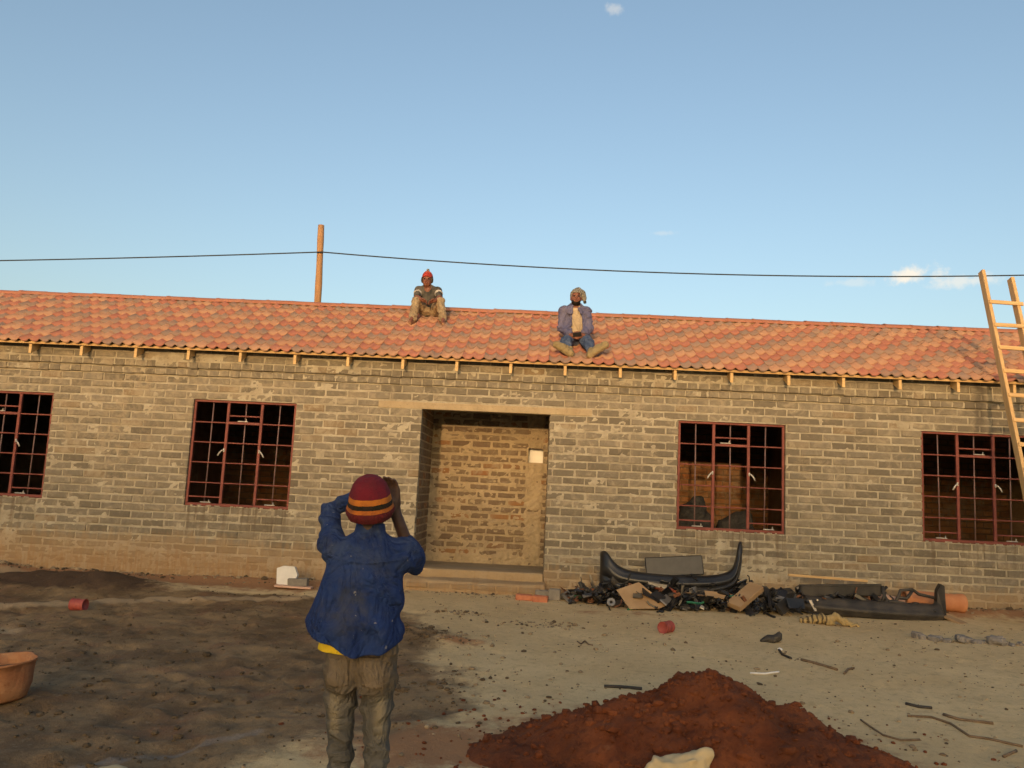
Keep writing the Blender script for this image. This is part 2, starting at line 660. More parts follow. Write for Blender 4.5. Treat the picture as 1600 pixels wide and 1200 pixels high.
def poly_dist(x, y, pts):
    d = np.full(x.shape, 1e9)
    for (ax, ay), (bx, by) in zip(pts[:-1], pts[1:]):
        vx, vy = bx - ax, by - ay
        t = np.clip(((x - ax) * vx + (y - ay) * vy) / (vx * vx + vy * vy), 0, 1)
        d = np.minimum(d, np.hypot(x - ax - t * vx, y - ay - t * vy))
    return d


def mud_mask(x, y):
    wx = x + 0.35 * fbm(x * 1.3, y * 1.3, octv=4)
    wy = y + 0.35 * fbm(x * 1.3 + 40, y * 1.3, octv=4)
    # right-hand border of the wet mud, as X over Y
    bx = np.interp(wy, [-12, -7.4, -6.6, -5.9, -5.2, -4.4, -3.0, -2.1, -1.5, -1.1, -0.8], [-2.4, -2.1, -1.5, -1.0, -0.35, -0.45, -0.95, -1.2, -1.9, -2.7, -4.2])
    return sstep(0.45, -0.60, wx - bx + 0.12 * fbm(x * 6, y * 8 + 11, octv=3)) * sstep(-0.45, -1.4, wy)


SAND_LINE = [(-9, -3.6), (-6.2, -2.75), (-5.2, -2.15), (-4.2, -1.62), (-3.4, -1.35), (-2.9, -1.2)]


def g_height(x, y):
    z = g_base(x, y)
    n1 = fbm(x * 0.8, y * 0.8, octv=3)
    n2 = fbm(x * 5, y * 5, octv=4)
    n3 = fbm(x * 16 + 5, y * 16, octv=3)
    mud = mud_mask(x, y)
    z = z + 0.02 * n1 + 0.008 * n2 + 0.004 * n3
    ridge = 1 - 2 * np.abs(fbm(x * 2.6 + 7, y * 3.4, octv=3))
    z = z + mud * (0.026 * n2 + 0.016 * fbm(x * 9, y * 6 + 30, octv=3) + 0.016 * ridge ** 2 - 0.02)
    # trodden hollows
    z = z - (0.35 + mud) * 0.016 * sstep(.30, .52, fbm(x * 3.3 + 50, y * 2.2 + 8, octv=2))
    # heaped earth along the left of the wall
    lump = 1 + 0.45 * fbm(x * 2.2, y * 2.2, octv=3)
    z = z + 0.20 * lump * np.exp(-((x + 6.1) / 1.25) ** 2 - ((y + 0.95) / 0.42) ** 2)
    z = z + 0.10 * lump * np.exp(-((x + 7.6) / 0.7) ** 2 - ((y + 0.35) / 0.3) ** 2)
    z = z + 0.05 * lump * np.exp(-((y + 0.12) / 0.22) ** 2) * sstep(-1.9, -2.6, x)
    z = z + 0.035 * np.exp(-(poly_dist(x, y, SAND_LINE) / 0.16) ** 2)
    # earth churned up beside the man
    z = z + 0.07 * (1 + n2) * np.exp(-((x + 1.55) / 0.55) ** 2 - ((y + 3.0) / 0.22) ** 2)
    z = z + 0.05 * (1 + n2) * np.exp(-((x + 0.75) / 0.28) ** 2 - ((y + 3.3) / 0.16) ** 2)
    # earth drifted along the foot of the wall on the right
    z = z + 0.06 * lump * np.exp(-((y + 0.25) / 0.28) ** 2) * sstep(3.2, 5.6, x)
    return z


GRID = []


def gh(x, y):
    """ground height read back from the ground sheet"""
    xs, ys, Z = GRID
    i = min(max(int(np.searchsorted(xs, x)) - 1, 0), len(xs) - 2)
    j = min(max(int(np.searchsorted(ys, y)) - 1, 0), len(ys) - 2)
    t, u = (x - xs[i]) / (xs[i + 1] - xs[i]), (y - ys[j]) / (ys[j + 1] - ys[j])
    return float((Z[i, j] * (1 - t) + Z[i + 1, j] * t) * (1 - u) + (Z[i, j + 1] * (1 - t) + Z[i + 1, j + 1] * t) * u)


def build_ground():
    def axis(lo, hi, step, far):
        a = np.arange(lo, hi + 1e-6, step)
        k = np.geomspace(step * 3, far, 26)
        return np.concatenate([(lo - k)[::-1], a, hi + k])
    xs = axis(-9.0, 8.0, 0.034, 2500)
    ys = axis(-8.6, 0.35, 0.030, 2500)
    X, Y = np.meshgrid(xs, ys, indexing='ij')
    Z = g_height(X, Y)
    far = sstep(14, 60, np.hypot(X, Y + 4))
    Z = Z * (1 - far) + far * (-0.35)
    Z = np.where((Y > 0.2), np.minimum(Z, 0.05), Z)
    nx, ny = X.shape
    V = np.stack([X, Y, Z], -1).reshape(-1, 3)
    i = np.arange(nx * ny).reshape(nx, ny)
    F = np.stack([i[:-1, :-1], i[1:, :-1], i[1:, 1:], i[:-1, 1:]], -1).reshape(-1, 4)
    me = mesh_np('ground', V, F, smooth=True)
    GRID.extend([xs, ys, Z])
    x, y = V[:, 0].astype(float), V[:, 1].astype(float)
    mud = mud_mask(x, y)
    red = np.exp(-(((x - 0.95) / 1.5) ** 2 + ((y + 6.0) / 0.85) ** 2)) * 1.1
    red = np.maximum(red, 0.9 * np.exp(-((x + 0.6) / 0.9) ** 2 - ((y + 6.2) / 0.55) ** 2))
    red = np.maximum(red, 0.8 * np.exp(-((x + 0.75) / 0.3) ** 2 - ((y + 3.3) / 0.2) ** 2))
    red = np.maximum(red, 0.75 * np.exp(-((y + 0.3) / 0.5) ** 2) * sstep(3.4, 5.4, x))
    red = np.maximum(red, 0.9 * np.exp(-((y + 0.35) / 0.55) ** 2) * sstep(-2.0, -3.2, x))
    red = np.maximum(red, 0.5 * np.exp(-((x - 1.0) / 1.4) ** 2 - ((y + 1.3) / 0.35) ** 2))
    dark = np.exp(-((x + 6.1) / 1.5) ** 2 - ((y + 1.0) / 0.5) ** 2)
    pale = np.exp(-(poly_dist(x, y, SAND_LINE) / 0.17) ** 2)
    pale = np.maximum(pale, np.exp(-((x + 6.9) / 1.0) ** 2 - ((y + 0.55) / 0.25) ** 2))
    pale = np.maximum(pale, np.exp(-((x + 5.4) / 0.7) ** 2 - ((y + 3.55) / 0.25) ** 2))
    pale = np.maximum(pale, 0.7 * np.exp(-((x + 1.45) / 0.5) ** 2 - ((y + 6.9) / 0.35) ** 2))
    lime = np.exp(-(poly_dist(x, y, [(-2.6, -6.75), (-2.1, -6.45), (-1.75, -6.05)]) / 0.09) ** 2)
    for nm, a in (('mud', mud), ('red', red), ('dark', dark), ('pale', pale), ('lime', lime)):
        at_ = me.attributes.new(nm, 'FLOAT', 'POINT')
        at_.data.foreach_set('value', np.clip(a, 0, 1).astype(np.float32))
    n = NT('bare_earth')
    p = n.pos()
    big = n.rng(n.noise(p, 0.8, 6, 0.65), 0.3, 0.7)
    fine = n.noise(p, 13, 4, 0.72)
    col = n.mix(big, (0.54, 0.395, 0.205), (0.65, 0.49, 0.265))
    col = n.mix(n.rng(fine, 0.48, 0.70, 0, 0.45), col, (0.30, 0.215, 0.11))
    redn = n.rng(n.math('ADD', n.attr('red'), n.math('MULTIPLY', n.math('SUBTRACT', n.noise(p, 5, 6, 0.7), 0.5), 1.3)), 0.32, 0.75, 0, 0.85)
    col = n.mix(redn, col, (0.30, 0.135, 0.06))
    mudc = n.mix(n.rng(n.noise(p, 1.7, 6, 0.7), 0.38, 0.62), (0.13, 0.082, 0.040), (0.255, 0.17, 0.085))
    mudc = n.mix(n.rng(n.noise(p, 8, 5, 0.7), 0.52, 0.72, 0, 0.7), mudc, (0.085, 0.058, 0.032))
    mudc = n.mix(n.rng(n.noise(p, 2.4, 4, 0.6, 0.5), 0.50, 0.70, 0, 0.7), mudc, (0.19, 0.10, 0.052))
    mudc = n.mix(n.rng(n.noise(p, 19, 4, 0.7), 0.55, 0.72, 0, 0.6), mudc, (0.25, 0.19, 0.115))
    mf = n.rng(n.math('ADD', n.attr('mud'), n.math('MULTIPLY', n.math('SUBTRACT', n.noise(p, 7, 5, 0.7), 0.5), 1.0)), 0.2, 0.8)
    col = n.mix(mf, col, mudc)
    df = n.rng(n.math('ADD', n.attr('dark'), n.math('MULTIPLY', n.math('SUBTRACT', n.noise(p, 6, 5, 0.7), 0.5), 0.7)), 0.3, 0.6)
    col = n.mix(df, col, (0.075, 0.045, 0.026))
    pf = n.rng(n.math('ADD', n.attr('pale'), n.math('MULTIPLY', n.math('SUBTRACT', n.noise(p, 6, 5, 0.7), 0.5), 0.9)), 0.35, 0.8, 0, 0.8)
    col = n.mix(pf, col, (0.42, 0.30, 0.17))
    lf = n.rng(n.math('ADD', n.attr('lime'), n.math('MULTIPLY', n.math('SUBTRACT', n.noise(p, 9, 5, 0.7), 0.5), 1.1)), 0.6, 1.1, 0, 0.4)
    col = n.mix(lf, col, (0.30, 0.28, 0.26))
    nb = n.bump(n.noise(p, 38, 4, 0.75), 0.7, 0.02)
    nb = n.bump(n.noise(p, 130, 4, 0.7), 0.4, 0.006, nb)
    n.done(col, n.rng(mf, 0, 1, 0.95, 0.75), nb)
    o = obj('ground', me, n.m)
    tag(o, 'bare sandy earth with a wet muddy patch on the left', None, kind='structure')
    return o


build_ground()


def build_shade_hill():
    """unseen rise added behind the photographer to cast the shade lying over the yard"""
    xs = np.linspace(-260, 240, 126)
    rows = [(-115, 0.0), (-128, 0.55), (-141, 0.93), (-150, 1.0), (-162, 0.9), (-190, 0.5), (-240, 0.0)]
    V, F = [], []
    for j, (yy, k) in enumerate(rows):
        for x in xs:
            top = 150 * math.tan(SUN_EL) + 2.0 + 0.020 * (x + 13) + 0.9 * float(fbm(np.array(x / 9.0), np.array(3.1), octv=3))  # crest shaped to set the shadow edge on the wall
            V.append((x, yy, -0.6 + k * (top + 0.6)))
    nx = len(xs)
    for j in range(len(rows) - 1):
        for i in range(nx - 1):
            F.append((j * nx + i, j * nx + i + 1, (j + 1) * nx + i + 1, (j + 1) * nx + i))
    m = simple_mat('hill_scrub', (0.06, 0.06, 0.028), (0.13, 0.10, 0.05), 0.2, 0.95, 0.5, 1.0, kind='world', dist=0.3)
    o = obj('hill', mesh_np('hill', V, F, smooth=True), m)
    tag(o, 'low scrubby hill out of view, added to shade the yard', None, kind='structure')


build_shade_hill()

# ------------------------------------------------------------------ the building
B = empty('brick_building', (0, 0, 0))
tag(B, 'long single storey grey cement brick building with orange tiled roof and maroon window frames', 'building')
BX0, BX1 = -12.0, 10.4
CH = 0.1086                          # course height
SILL, HEAD = 0.98, 0.98 + 14 * CH     # 2.500
Z0 = SILL - 10 * CH                  # -0.106
WINS = [(-8.60, -7.10), (-5.03, -3.53), (1.92, 3.41), (5.28, 6.78), (8.9, 10.0)]
DOOR = (-1.715, 0.105)
DOOR_SILL = 0.285
OPEN = [(a, b, SILL, HEAD) for a, b in WINS] + [(DOOR[0], DOOR[1], -1.0, HEAD)]
LINTEL = (-2.35, 0.70)
PITCH = math.atan(0.4967)
EAVE_Y, EAVE_Z = -0.28, 3.193
RIDGE_Y = 2.18


def brick_rects(x0, x1, z0, n, ch, bl, openings, header=(), jig=0.02, skip=None):
    """(x0,x1,z0,z1,course) for each brick of a running bond, cut at the openings"""
    out = []
    for k in range(n):
        za, zb = z0 + k * ch, z0 + (k + 1) * ch
        zm = (za + zb) / 2
        L = bl / 2 if k in header else bl
        off = (0.5 * L if k % 2 else 0.0) + random.uniform(-jig, jig) + (random.uniform(0, L) if k in header else 0)
        segs = [(x0, x1)]
        cuts = [(a, b) for a, b, c, d in openings if c < zm < d]
        if skip:
            cuts += skip(k)
        for a, b in cuts:
            nsegs = []
            for s, e in segs:
                if b <= s or a >= e:
                    nsegs.append((s, e))
                else:
                    if a - s > 0.02:
                        nsegs.append((s, a))
                    if e - b > 0.02:
                        nsegs.append((b, e))
            segs = nsegs
        for s, e in segs:
            x = x0 + off - L
            while x < e:
                w = L * (1 + random.uniform(-0.03, 0.03)) if k in header else L
                a, b = max(x, s), min(x + w, e)
                if b - a > 0.04:
                    out.append((a, b, za, zb, k, a == s, b == e))
                x += w
    return out


def brick_geo(w, d, h, bev=0.006, jit=0.004):
    """brick centred in X and Z, front face at y=0, back at y=d; worn, chamfered front edges"""
    hw, hh = w / 2, h / 2
    j = lambda a: random.uniform(-a, a)
    fr = [(-hw + bev + j(jit), j(jit * .5), -hh + bev + j(jit)), (hw - bev + j(jit), j(jit * .5), -hh + bev + j(jit)),
          (hw - bev + j(jit), j(jit * .5), hh - bev + j(jit)), (-hw + bev + j(jit), j(jit * .5), hh - bev + j(jit))]
    md = [(-hw, bev, -hh), (hw, bev, -hh), (hw, bev, hh), (-hw, bev, hh)]
    bk = [(-hw, d, -hh), (hw, d, -hh), (hw, d, hh), (-hw, d, hh)]
    v = fr + md + bk
    f = [(0, 1, 2, 3)]
    for a in range(4):
        b = (a + 1) % 4
        f.append((4 + a, 4 + b, b, a))
        f.append((8 + a, 8 + b, 4 + b, 4 + a))
    return v, f


def mortar_sheet(x0, x1, z0, z1, openings, res, yoff, amp, proud=None):
    xs = np.arange(x0, x1 + res, res)
    zs = np.arange(z0, z1 + res * .5, res)
    X, Zg = np.meshgrid(xs, zs, indexing='ij')
    A = amp * np.interp(X, [-3.0, -1.9, 1.2, 3.0], [1.6, 2.2, 2.0, 1.2])
    Y = yoff + A * fbm(X * 7, Zg * 9, octv=4) + A * 0.8 * fbm(X * 24, Zg * 30 + 9, octv=2)
    if proud is not None:
        Y = Y + proud(X, Zg)
    # snap the sheet to the edges of openings
    nx, nz = X.shape
    V = np.stack([X, Y, Zg], -1).reshape(-1, 3)
    i = np.arange(nx * nz).reshape(nx, nz)
    F = np.stack([i[:-1, :-1], i[1:, :-1], i[1:, 1:], i[:-1, 1:]], -1)
    cx, cz = (X[:-1, :-1] + X[1:, 1:]) / 2, (Zg[:-1, :-1] + Zg[1:, 1:]) / 2
    keep = np.ones(cx.shape, bool)
    for a, b, c, d in openings:
        keep &= ~((cx > a - res * .45) & (cx < b + res * .45) & (cz > c - res * .45) & (cz < d + res * .45))
    return V, F[keep]


HEADER_ROWS = (27, 28)              # the two projecting header courses under the eaves
N_COURSES = 31


def course_wave(x, k):
    return 0.0075 * float(fbm(np.array(x * .6), np.array(k * .23 + 4.0), octv=2))


def step_out(k):
    return 0.0 if k < 27 else (0.017 if k == 27 else 0.034)


def corbel(X, Zg):
    zc = (Zg - Z0) / CH
    y = np.where(zc < 26.9, 0.0, np.where(zc < 27.9, -0.017, -0.034))
    return y + 0.055 * ((np.abs(zc - 27) < .08) | (np.abs(zc - 28) < .08))


def build_front_wall():
    def proud(X, Zg):
        y = corbel(X, Zg)
        # render skin smeared over the lowest courses at the left, breaking up towards the right
        lim = np.interp(X, [-12, -5.5, -3.5, -2.0, -1.2], [0.44, 0.42, 0.34, 0.20, -0.4]) + 0.10 * fbm(X * 2.2, Zg * 2.0, octv=4)
        y = y - 0.0085 * sstep(-0.02, 0.05, lim - Zg)
        wash = sstep(0.12, 0.34, fbm(X * 0.75 + 3, Zg * 0.9, octv=3))
        y = y - 0.006 * wash
        return y
    V, F = mortar_sheet(BX0, BX1, Z0 - CH, Z0 + N_COURSES * CH, OPEN, CH / 5, 0.0085, 0.006, proud)
    mb = MB()
    mb.v = [tuple(p) for p in V.tolist()]
    mb.f = [tuple(q) for q in F.tolist()]
    mb.m = [0] * len(mb.f)
    e = 0.006
    ztop = Z0 + N_COURSES * CH - .01
    # solid core behind the sheet, split round the openings
    xs = [BX0] + sorted([c for o in OPEN for c in o[:2]]) + [BX1]
    for a, b in zip(xs[:-1], xs[1:]):
        op = [o for o in OPEN if abs(o[0] - a) < 1e-6 and abs(o[1] - b) < 1e-6]
        if not op:
            mb.box(((a + b) / 2, 0.085, (ztop - .25) / 2), (b - a - 2 * e, 0.13, ztop + .25))
        else:
            c, d = op[0][2], op[0][3]
            if c > 0:
                mb.box(((a + b) / 2, 0.085, (c - e - .25) / 2), (b - a + 4 * e, 0.13, c - e + .25))
            mb.box(((a + b) / 2, 0.085, (d + e + ztop) / 2), (b - a + 4 * e, 0.128, ztop - d - e))
    wall = mb.build('front_wall', M_MORTAR, B)
    # bricks
    def skip(k):
        return [LINTEL] if k == 24 else []
    rects = brick_rects(BX0, BX1, Z0, N_COURSES, CH, 0.312, OPEN, HEADER_ROWS, skip=skip)
    cand = []
    for r in rects:
        a, b, za, zb, k, es, ee = r
        if (b - a) < 0.30 or k in HEADER_ROWS or es or ee:
            continue
        c = np.array([(a + b) / 2, 0, (za + zb) / 2])
        d = c - CAM
        px = 800 + 1269.3 * (d @ CR) / (d @ CF)
        py = 600 - 1269.3 * (d @ CU) / (d @ CF)
        hidden = (465 < px < 665 and 735 < py < 1020) or (870 < px < 1240 and py > 890) or (1245 < px < 1500 and py > 900) or px > 1585 or px < 15
        if not hidden and c[2] > 0.45:
            cand.append((float(d @ CF), r))
    cand.sort(key=lambda t: t[0])
    chosen = set(id(t[1]) for t in cand[:300])
    protos = []
    for q in range(14):
        v, f = brick_geo(0.312 - random.uniform(0.012, 0.026), 0.10, CH - random.uniform(0.012, 0.032), 0.008, 0.009)
        m = MB().add(v, f)
        me = m.mesh('brick')
        me.materials.append(M_BRICK)
        protos.append(me)
    rest = MB()
    for r in rects:
        a, b, za, zb, k, es, ee = r
        if id(r) in chosen:
            o = bpy.data.objects.new('brick', random.choice(protos))
            COL.objects.link(o)
            o.parent = wall
            o.location = ((a + b) / 2 + random.uniform(-.004, .004), -step_out(k) + random.uniform(-.003, .004), (za + zb) / 2 + random.uniform(-.003, .003) + course_wave((a + b) / 2, k))
            o.rotation_euler = (0, R(random.uniform(-.8, .8)), 0)
            continue
        ja = 0.0 if es else random.uniform(0.006, 0.013)
        jb = 0.0 if ee else random.uniform(0.006, 0.013)
        w = b - a - ja - jb
        if w < 0.03:
            continue
        v, f = brick_geo(w, 0.10, zb - za - random.uniform(0.012, 0.032), 0.008, 0.009)
        cx, cz = (a + ja + b - jb) / 2, (za + zb) / 2 + random.uniform(-.003, .003) + course_wave((a + b) / 2, k)
        cy = -step_out(k) + random.uniform(-.003, .004)
        rest.add([(p[0] + cx, p[1] + cy, p[2] + cz) for p in v], f)
    o = rest.build('brick_field', M_BRICK, wall)
    o['kind'] = 'stuff'
    return wall


build_front_wall()

# lintel over the entrance
lb = MB()
lb.box(((LINTEL[0] + LINTEL[1]) / 2, 0.066, HEAD + 0.047), (LINTEL[1] - LINTEL[0], 0.140, 0.098), bev=0.006, jit=0.002)
lb.build('door_lintel', M_LINTEL, B)

# sill smear of mortar along each window is part of the window itself
# ------------------------------------------------------------------ windows
def build_window(x0, x1, idx):
    yf = 0.055
    W_, H_ = x1 - x0, HEAD - SILL
    e = 0.003
    fw = 0.034
    mb = MB()
    mb.box(((x0 + x1) / 2, yf, SILL + .024), (W_ - 2 * e, 0.045, 0.042), bev=.004)
    mb.box(((x0 + x1) / 2, yf, HEAD - .018), (W_ - 2 * e, 0.040, 0.030), bev=.004)
    zc = (SILL + .046 + HEAD - .034) / 2
    zh = HEAD - .034 - SILL - .046
    for xx in (x0 + e + fw / 2, x1 - e - fw / 2):
        mb.box((xx, yf, zc), (fw, 0.038, zh), bev=.004)
    win = mb.build('window', M_FRAME, B)
    xa, xb = x0 + e + fw, x1 - e - fw
    m1, m2 = xa + (xb - xa) * 0.328, xa + (xb - xa) * 0.672
    for xm in (m1, m2):
        MB().box((xm, yf - .002, zc), (0.040, 0.034, zh), bev=.004).build('mullion', M_FRAME, win)
    zb, zt = SILL + .046, HEAD - .034
    rows = [zb + (zt - zb) * k / 5 for k in range(1, 5)]
    bays = [(xa, m1 - .02), (m1 + .02, m2 - .02), (m2 + .02, xb)]
    for bi, (a, b) in enumerate(bays):
        for ri, z in enumerate(rows):
            th = 0.036 if (bi == 1 and ri == 3) else 0.017
            nm = 'transom' if th > .03 else 'glazing_bar'
            MB().box(((a + b) / 2, yf - .004 if th > .03 else yf + .002, z), (b - a, 0.030 if th > .03 else 0.022, th), bev=.003).build(nm, M_FRAME, win)
        zz = rows[3] + (zt - rows[3]) * 0.36 if bi == 1 else zb + (rows[0] - zb) * 0.30
        MB().box(((a + b) / 2, yf + .004, zz), (b - a, 0.022, 0.019), bev=.003).build('vent_rail', M_FRAME, win)
        # upright burglar bar inside the frame
        lean = random.uniform(-.006, .006)
        MB().tube([((a + b) / 2 - lean, yf + .033, zb - .01), ((a + b) / 2 + lean, yf + .033, zt + .01)], 0.0095, 8).build('burglar_bar', M_BARGREY, win, smooth=True)
    # handles and peg stays
    for sgn, xm in ((-1, m1), (1, m2)):
        hz = zb + (zt - zb) * 0.505
        h = MB()
        h.box((xm + sgn * .012, yf - .026, hz + .03), (.022, .012, .05), bev=.003)
        h.tube([(xm + sgn * .012, yf - .036, hz + .03), (xm + sgn * .035, yf - .042, hz + .028), (xm + sgn * .065, yf - .046, hz - .01),
                (xm + sgn * .088, yf - .046, hz - .052)], [.008, .009, .011, .009], 8)
        h.build('handle', M_HANDLE, win, smooth=True)
    for (a, b), zz in ((bays[0], zb + .004), (bays[2], zb + .004), (bays[1], rows[3] + .02)):
        s = MB()
        xc = a + (b - a) * random.uniform(.3, .6)
        s.box((xc, yf - .024, zz + .008), (.15, .012, .012), bev=.002)
        s.tube([(xc + .05, yf - .026, zz + .01), (xc + .05, yf - .030, zz + .045)], .006, 6)
        s.build('peg_stay', M_HANDLE, win)
    return win


for i, (a, b) in enumerate(WINS[:4]):
    build_window(a, b, i)

# mortar crumbs and slop left along each window sill: part of the wall
sm = MB()
for a, b in WINS[:4]:
    for q in range(26):
        xx = random.uniform(a + .03, b - .03)
        s = random.uniform(.006, .02)
        sm.box((xx, random.uniform(.0, .03), SILL + s * .3 + 0.002), (s * random.uniform(1, 4), s * 1.5, s), Matrix.Rotation(random.uniform(0, 3), 3, 'Z'), jit=.003)
o = sm.build('mortar_crumbs', M_MORTAR, B)
o['kind'] = 'stuff'

# ------------------------------------------------------------------ entrance recess, inner walls, floor
IN_Y = 1.30
HOLE = (-0.19, 0.03, 1.86, 2.07)


def build_porch():
    x0, x1 = DOOR[0] - 0.02, DOOR[1] + 0.02
    zlo, zhi = DOOR_SILL - .05, 3.6
    ch = 0.1113

    def proud(X, Zg):
        # the mortar band trowelled down the right end of the wall
        b = sstep(-0.23, -0.20, X + 0.02 * fbm(X * 6, Zg * 5)) * sstep(0.06, 0.03, X)
        l = sstep(-1.57, -1.65, X + 0.10 * fbm(X * 3, Zg * 2.5, octv=3)) * sstep(1.75, 1.5, Zg)
        f = sstep(0.41, 0.35, Zg + 0.10 * fbm(X * 3, Zg * 4 + 7, octv=3))
        return -0.02 * np.clip(b + l + f, 0, 1)
    V, F = mortar_sheet(x0, x1, zlo, zhi, [HOLE], 0.0217, IN_Y + 0.0, 0.011, proud)
    mb = MB()
    mb.v = [tuple(p) for p in V.tolist()]
    mb.f = [tuple(q) for q in F.tolist()]
    mb.m = [0] * len(mb.f)
    for a, b, c, d in ((x0, HOLE[0] - .006, zlo, zhi), (HOLE[1] + .006, x1, zlo, zhi), (HOLE[0] - .01, HOLE[1] + .01, zlo, HOLE[2] - .006), (HOLE[0] - .01, HOLE[1] + .01, HOLE[3] + .006, zhi)):
        mb.box(((a + b) / 2, IN_Y + .09, (c + d) / 2), (b - a, .12 if a != HOLE[0] - .01 else .118, d - c))
    w = mb.build('porch_wall', M_MORTAR_IN, B)
    rects = brick_rects(x0, x1, DOOR_SILL - .02, 26, ch, 0.312, [HOLE], jig=0.05)
    for a, b, za, zb, k, es, ee in rects:
        if b - a < 0.07:
            continue
        h = ch - random.uniform(0.026, 0.046)
        v, f = brick_geo(b - a - random.uniform(.02, .05), 0.08, h, 0.010, 0.011)
        me = MB().add(v, f).mesh('brick')
        o = obj('brick', me, M_BRICK_IN, w, ((a + b) / 2, IN_Y - .010 + random.uniform(-.004, .004), (za + zb) / 2 + random.uniform(-.006, .006)), (0, R(random.uniform(-1.5, 1.5)), 0))
    # cheek walls of the recess
    zhi = 3.32
    for nm, xx, sg in (('porch_cheek', DOOR[0] - .075, 1), ('porch_cheek', DOOR[1] + .075, -1)):
        c = MB()
        c.box((xx, (0.155 + IN_Y + .14) / 2, (zlo + zhi) / 2), (0.13, IN_Y + .14 - .155, zhi - zlo))
        rb = MB()
        for k in range(26):
            y = 0.17 + (0.15 if k % 2 else 0.0) - 0.15
            while y < IN_Y - .02:
                ya, yb = max(y, .16), min(y + .30, IN_Y - .02)
                if yb - ya > .05:
                    v, f = brick_geo(yb - ya - .012, 0.06, ch - .024, .008, .006)
                    z = DOOR_SILL + (k + .5) * ch
                    rb.add([(xx + sg * (.076 - p[1] * 1.0), (ya + yb) / 2 + sg * p[0], z + p[2]) for p in v], f)
                y += .312
        cw = c.build(nm, M_MORTAR_IN, B)
        bo = rb.build('brick_field', M_BRICK_IN, cw)
        bo['kind'] = 'stuff'


build_porch()

s_sheet = MB()  # white sheet added behind the slot to stand in for its unknown brightness
gx = np.linspace(HOLE[0] - .05, HOLE[1] + .05, 15)
gzz = np.linspace(HOLE[2] - .05, HOLE[3] + .05, 15)
GXs, GZs = np.meshgrid(gx, gzz, indexing='ij')
GYs = IN_Y + .155 + .022 * fbm(GXs * 16, GZs * 16, octv=2) + .03 * np.abs(GXs + .08)
iS = np.arange(GXs.size).reshape(GXs.shape)
sh_o = obj('added_slot_sheet', mesh_np('added_slot_sheet', np.stack([GXs, GYs, GZs], -1).reshape(-1, 3), np.stack([iS[:-1, :-1], iS[1:, :-1], iS[1:, 1:], iS[:-1, 1:]], -1).reshape(-1, 4)),
           simple_mat('added_sheet_white', (0.80, 0.79, 0.74), (0.86, 0.85, 0.80), 6, 0.5, 0.1))
sh_o.modifiers.new('thick', 'SOLIDIFY').thickness = .004
tag(sh_o, 'white sheet added behind the small slot of the entrance wall to brighten it', 'sheet')

# floor slab, door step
fb = MB()
fb.box(((BX0 + BX1) / 2, 2.18, 0.03), (BX1 - BX0 - .1, 4.02, 0.48))
fb.build('floor_slab', M_CONC, B)
sb = MB()
sb.box(((DOOR[0] + DOOR[1]) / 2, 0.085, 0.02), (DOOR[1] - DOOR[0] - .012, 0.19, 0.53 - .0), bev=.012, jit=.005)
sb.build('door_sill', M_RENDER, B)
# the low brick step in front of the sill
xs_ = np.arange(-1.80, .14, .018)
ts_ = np.array([(-.02, .17), (-.06, .172), (-.12, .168), (-.18, .165), (-.235, .155), (-.262, .14), (-.274, .11), (-.28, .06), (-.285, 0.0), (-.30, -.10)])
Xs, Ti = np.meshgrid(xs_, np.arange(len(ts_)), indexing='ij')
Ys, Zs = ts_[Ti, 0] + .018 * fbm(Xs * 5, Ti * .7, octv=3), ts_[Ti, 1] + .022 * fbm(Xs * 4 + 9, Ti * .6, octv=3)
iS = np.arange(Xs.size).reshape(Xs.shape)
step = obj('door_step', mesh_np('door_step', np.stack([Xs, Ys, Zs], -1).reshape(-1, 3), np.stack([iS[:-1, :-1], iS[:-1, 1:], iS[1:, 1:], iS[1:, :-1]], -1).reshape(-1, 4), smooth=True), M_RENDER, B)
for q in range(6):
    v, f = brick_geo(.285, .08, .075, .009, .009)
    me = MB().add(v, f).mesh('brick')
    obj('brick', me, M_BRICK, step, (-1.60 + q * .305, -.292 + random.uniform(-.008, .006), .085), (0, R(random.uniform(-2, 2)), 0))

# rear wall with bricks, one unseen opening added to put daylight behind the slot in the porch wall
REAR_Y = 4.20
RHOLE = (-0.55, 0.40, 0.98, 2.45)


def build_rear():
    mb = MB()
    for a, b, c, d in ((BX0, RHOLE[0], -.2, 3.3), (RHOLE[1], BX1, -.2, 3.3), (RHOLE[0] - .005, RHOLE[1] + .005, -.2, RHOLE[2]), (RHOLE[0] - .005, RHOLE[1] + .005, RHOLE[3], 3.3)):
        mb.box(((a + b) / 2, REAR_Y + .07, (c + d) / 2), (b - a, .128 if a != RHOLE[0] - .005 else .12, d - c))
    w = mb.build('rear_wall', M_MORTAR_REAR, B)
    rb = MB()
    for a, b, za, zb, k, es, ee in brick_rects(-8.5, 8.8, .25, 27, CH, .312, [RHOLE], jig=.05):
        v, f = brick_geo(b - a - .02, .05, CH - random.uniform(.016, .03), .008, .006)
        cx, cz = (a + b) / 2, (za + zb) / 2
        if b - a < .06:
            continue
        rb.add([(p[0] + cx, p[1] + REAR_Y - .006 + random.uniform(0, .001), p[2] + cz) for p in v], f)
    o = rb.build('brick_field', M_BRICK_REAR, w)
    o['kind'] = 'stuff'
    for xx in (BX0 + .05, -6.2, -2.6, 1.0, 4.4, BX1 - .05):
        c = MB()
        if -6.5 < xx < 4.5:
            c.box((xx, (0.16 + REAR_Y) / 2, 1.75), (.13, REAR_Y - .17, 3.0))
        else:
            c.box((xx, (0.16 + REAR_Y) / 2, 1.55), (.098, REAR_Y - .17, 3.5))
        c.build('cross_wall', M_MORTAR_REAR, B)


build_rear()

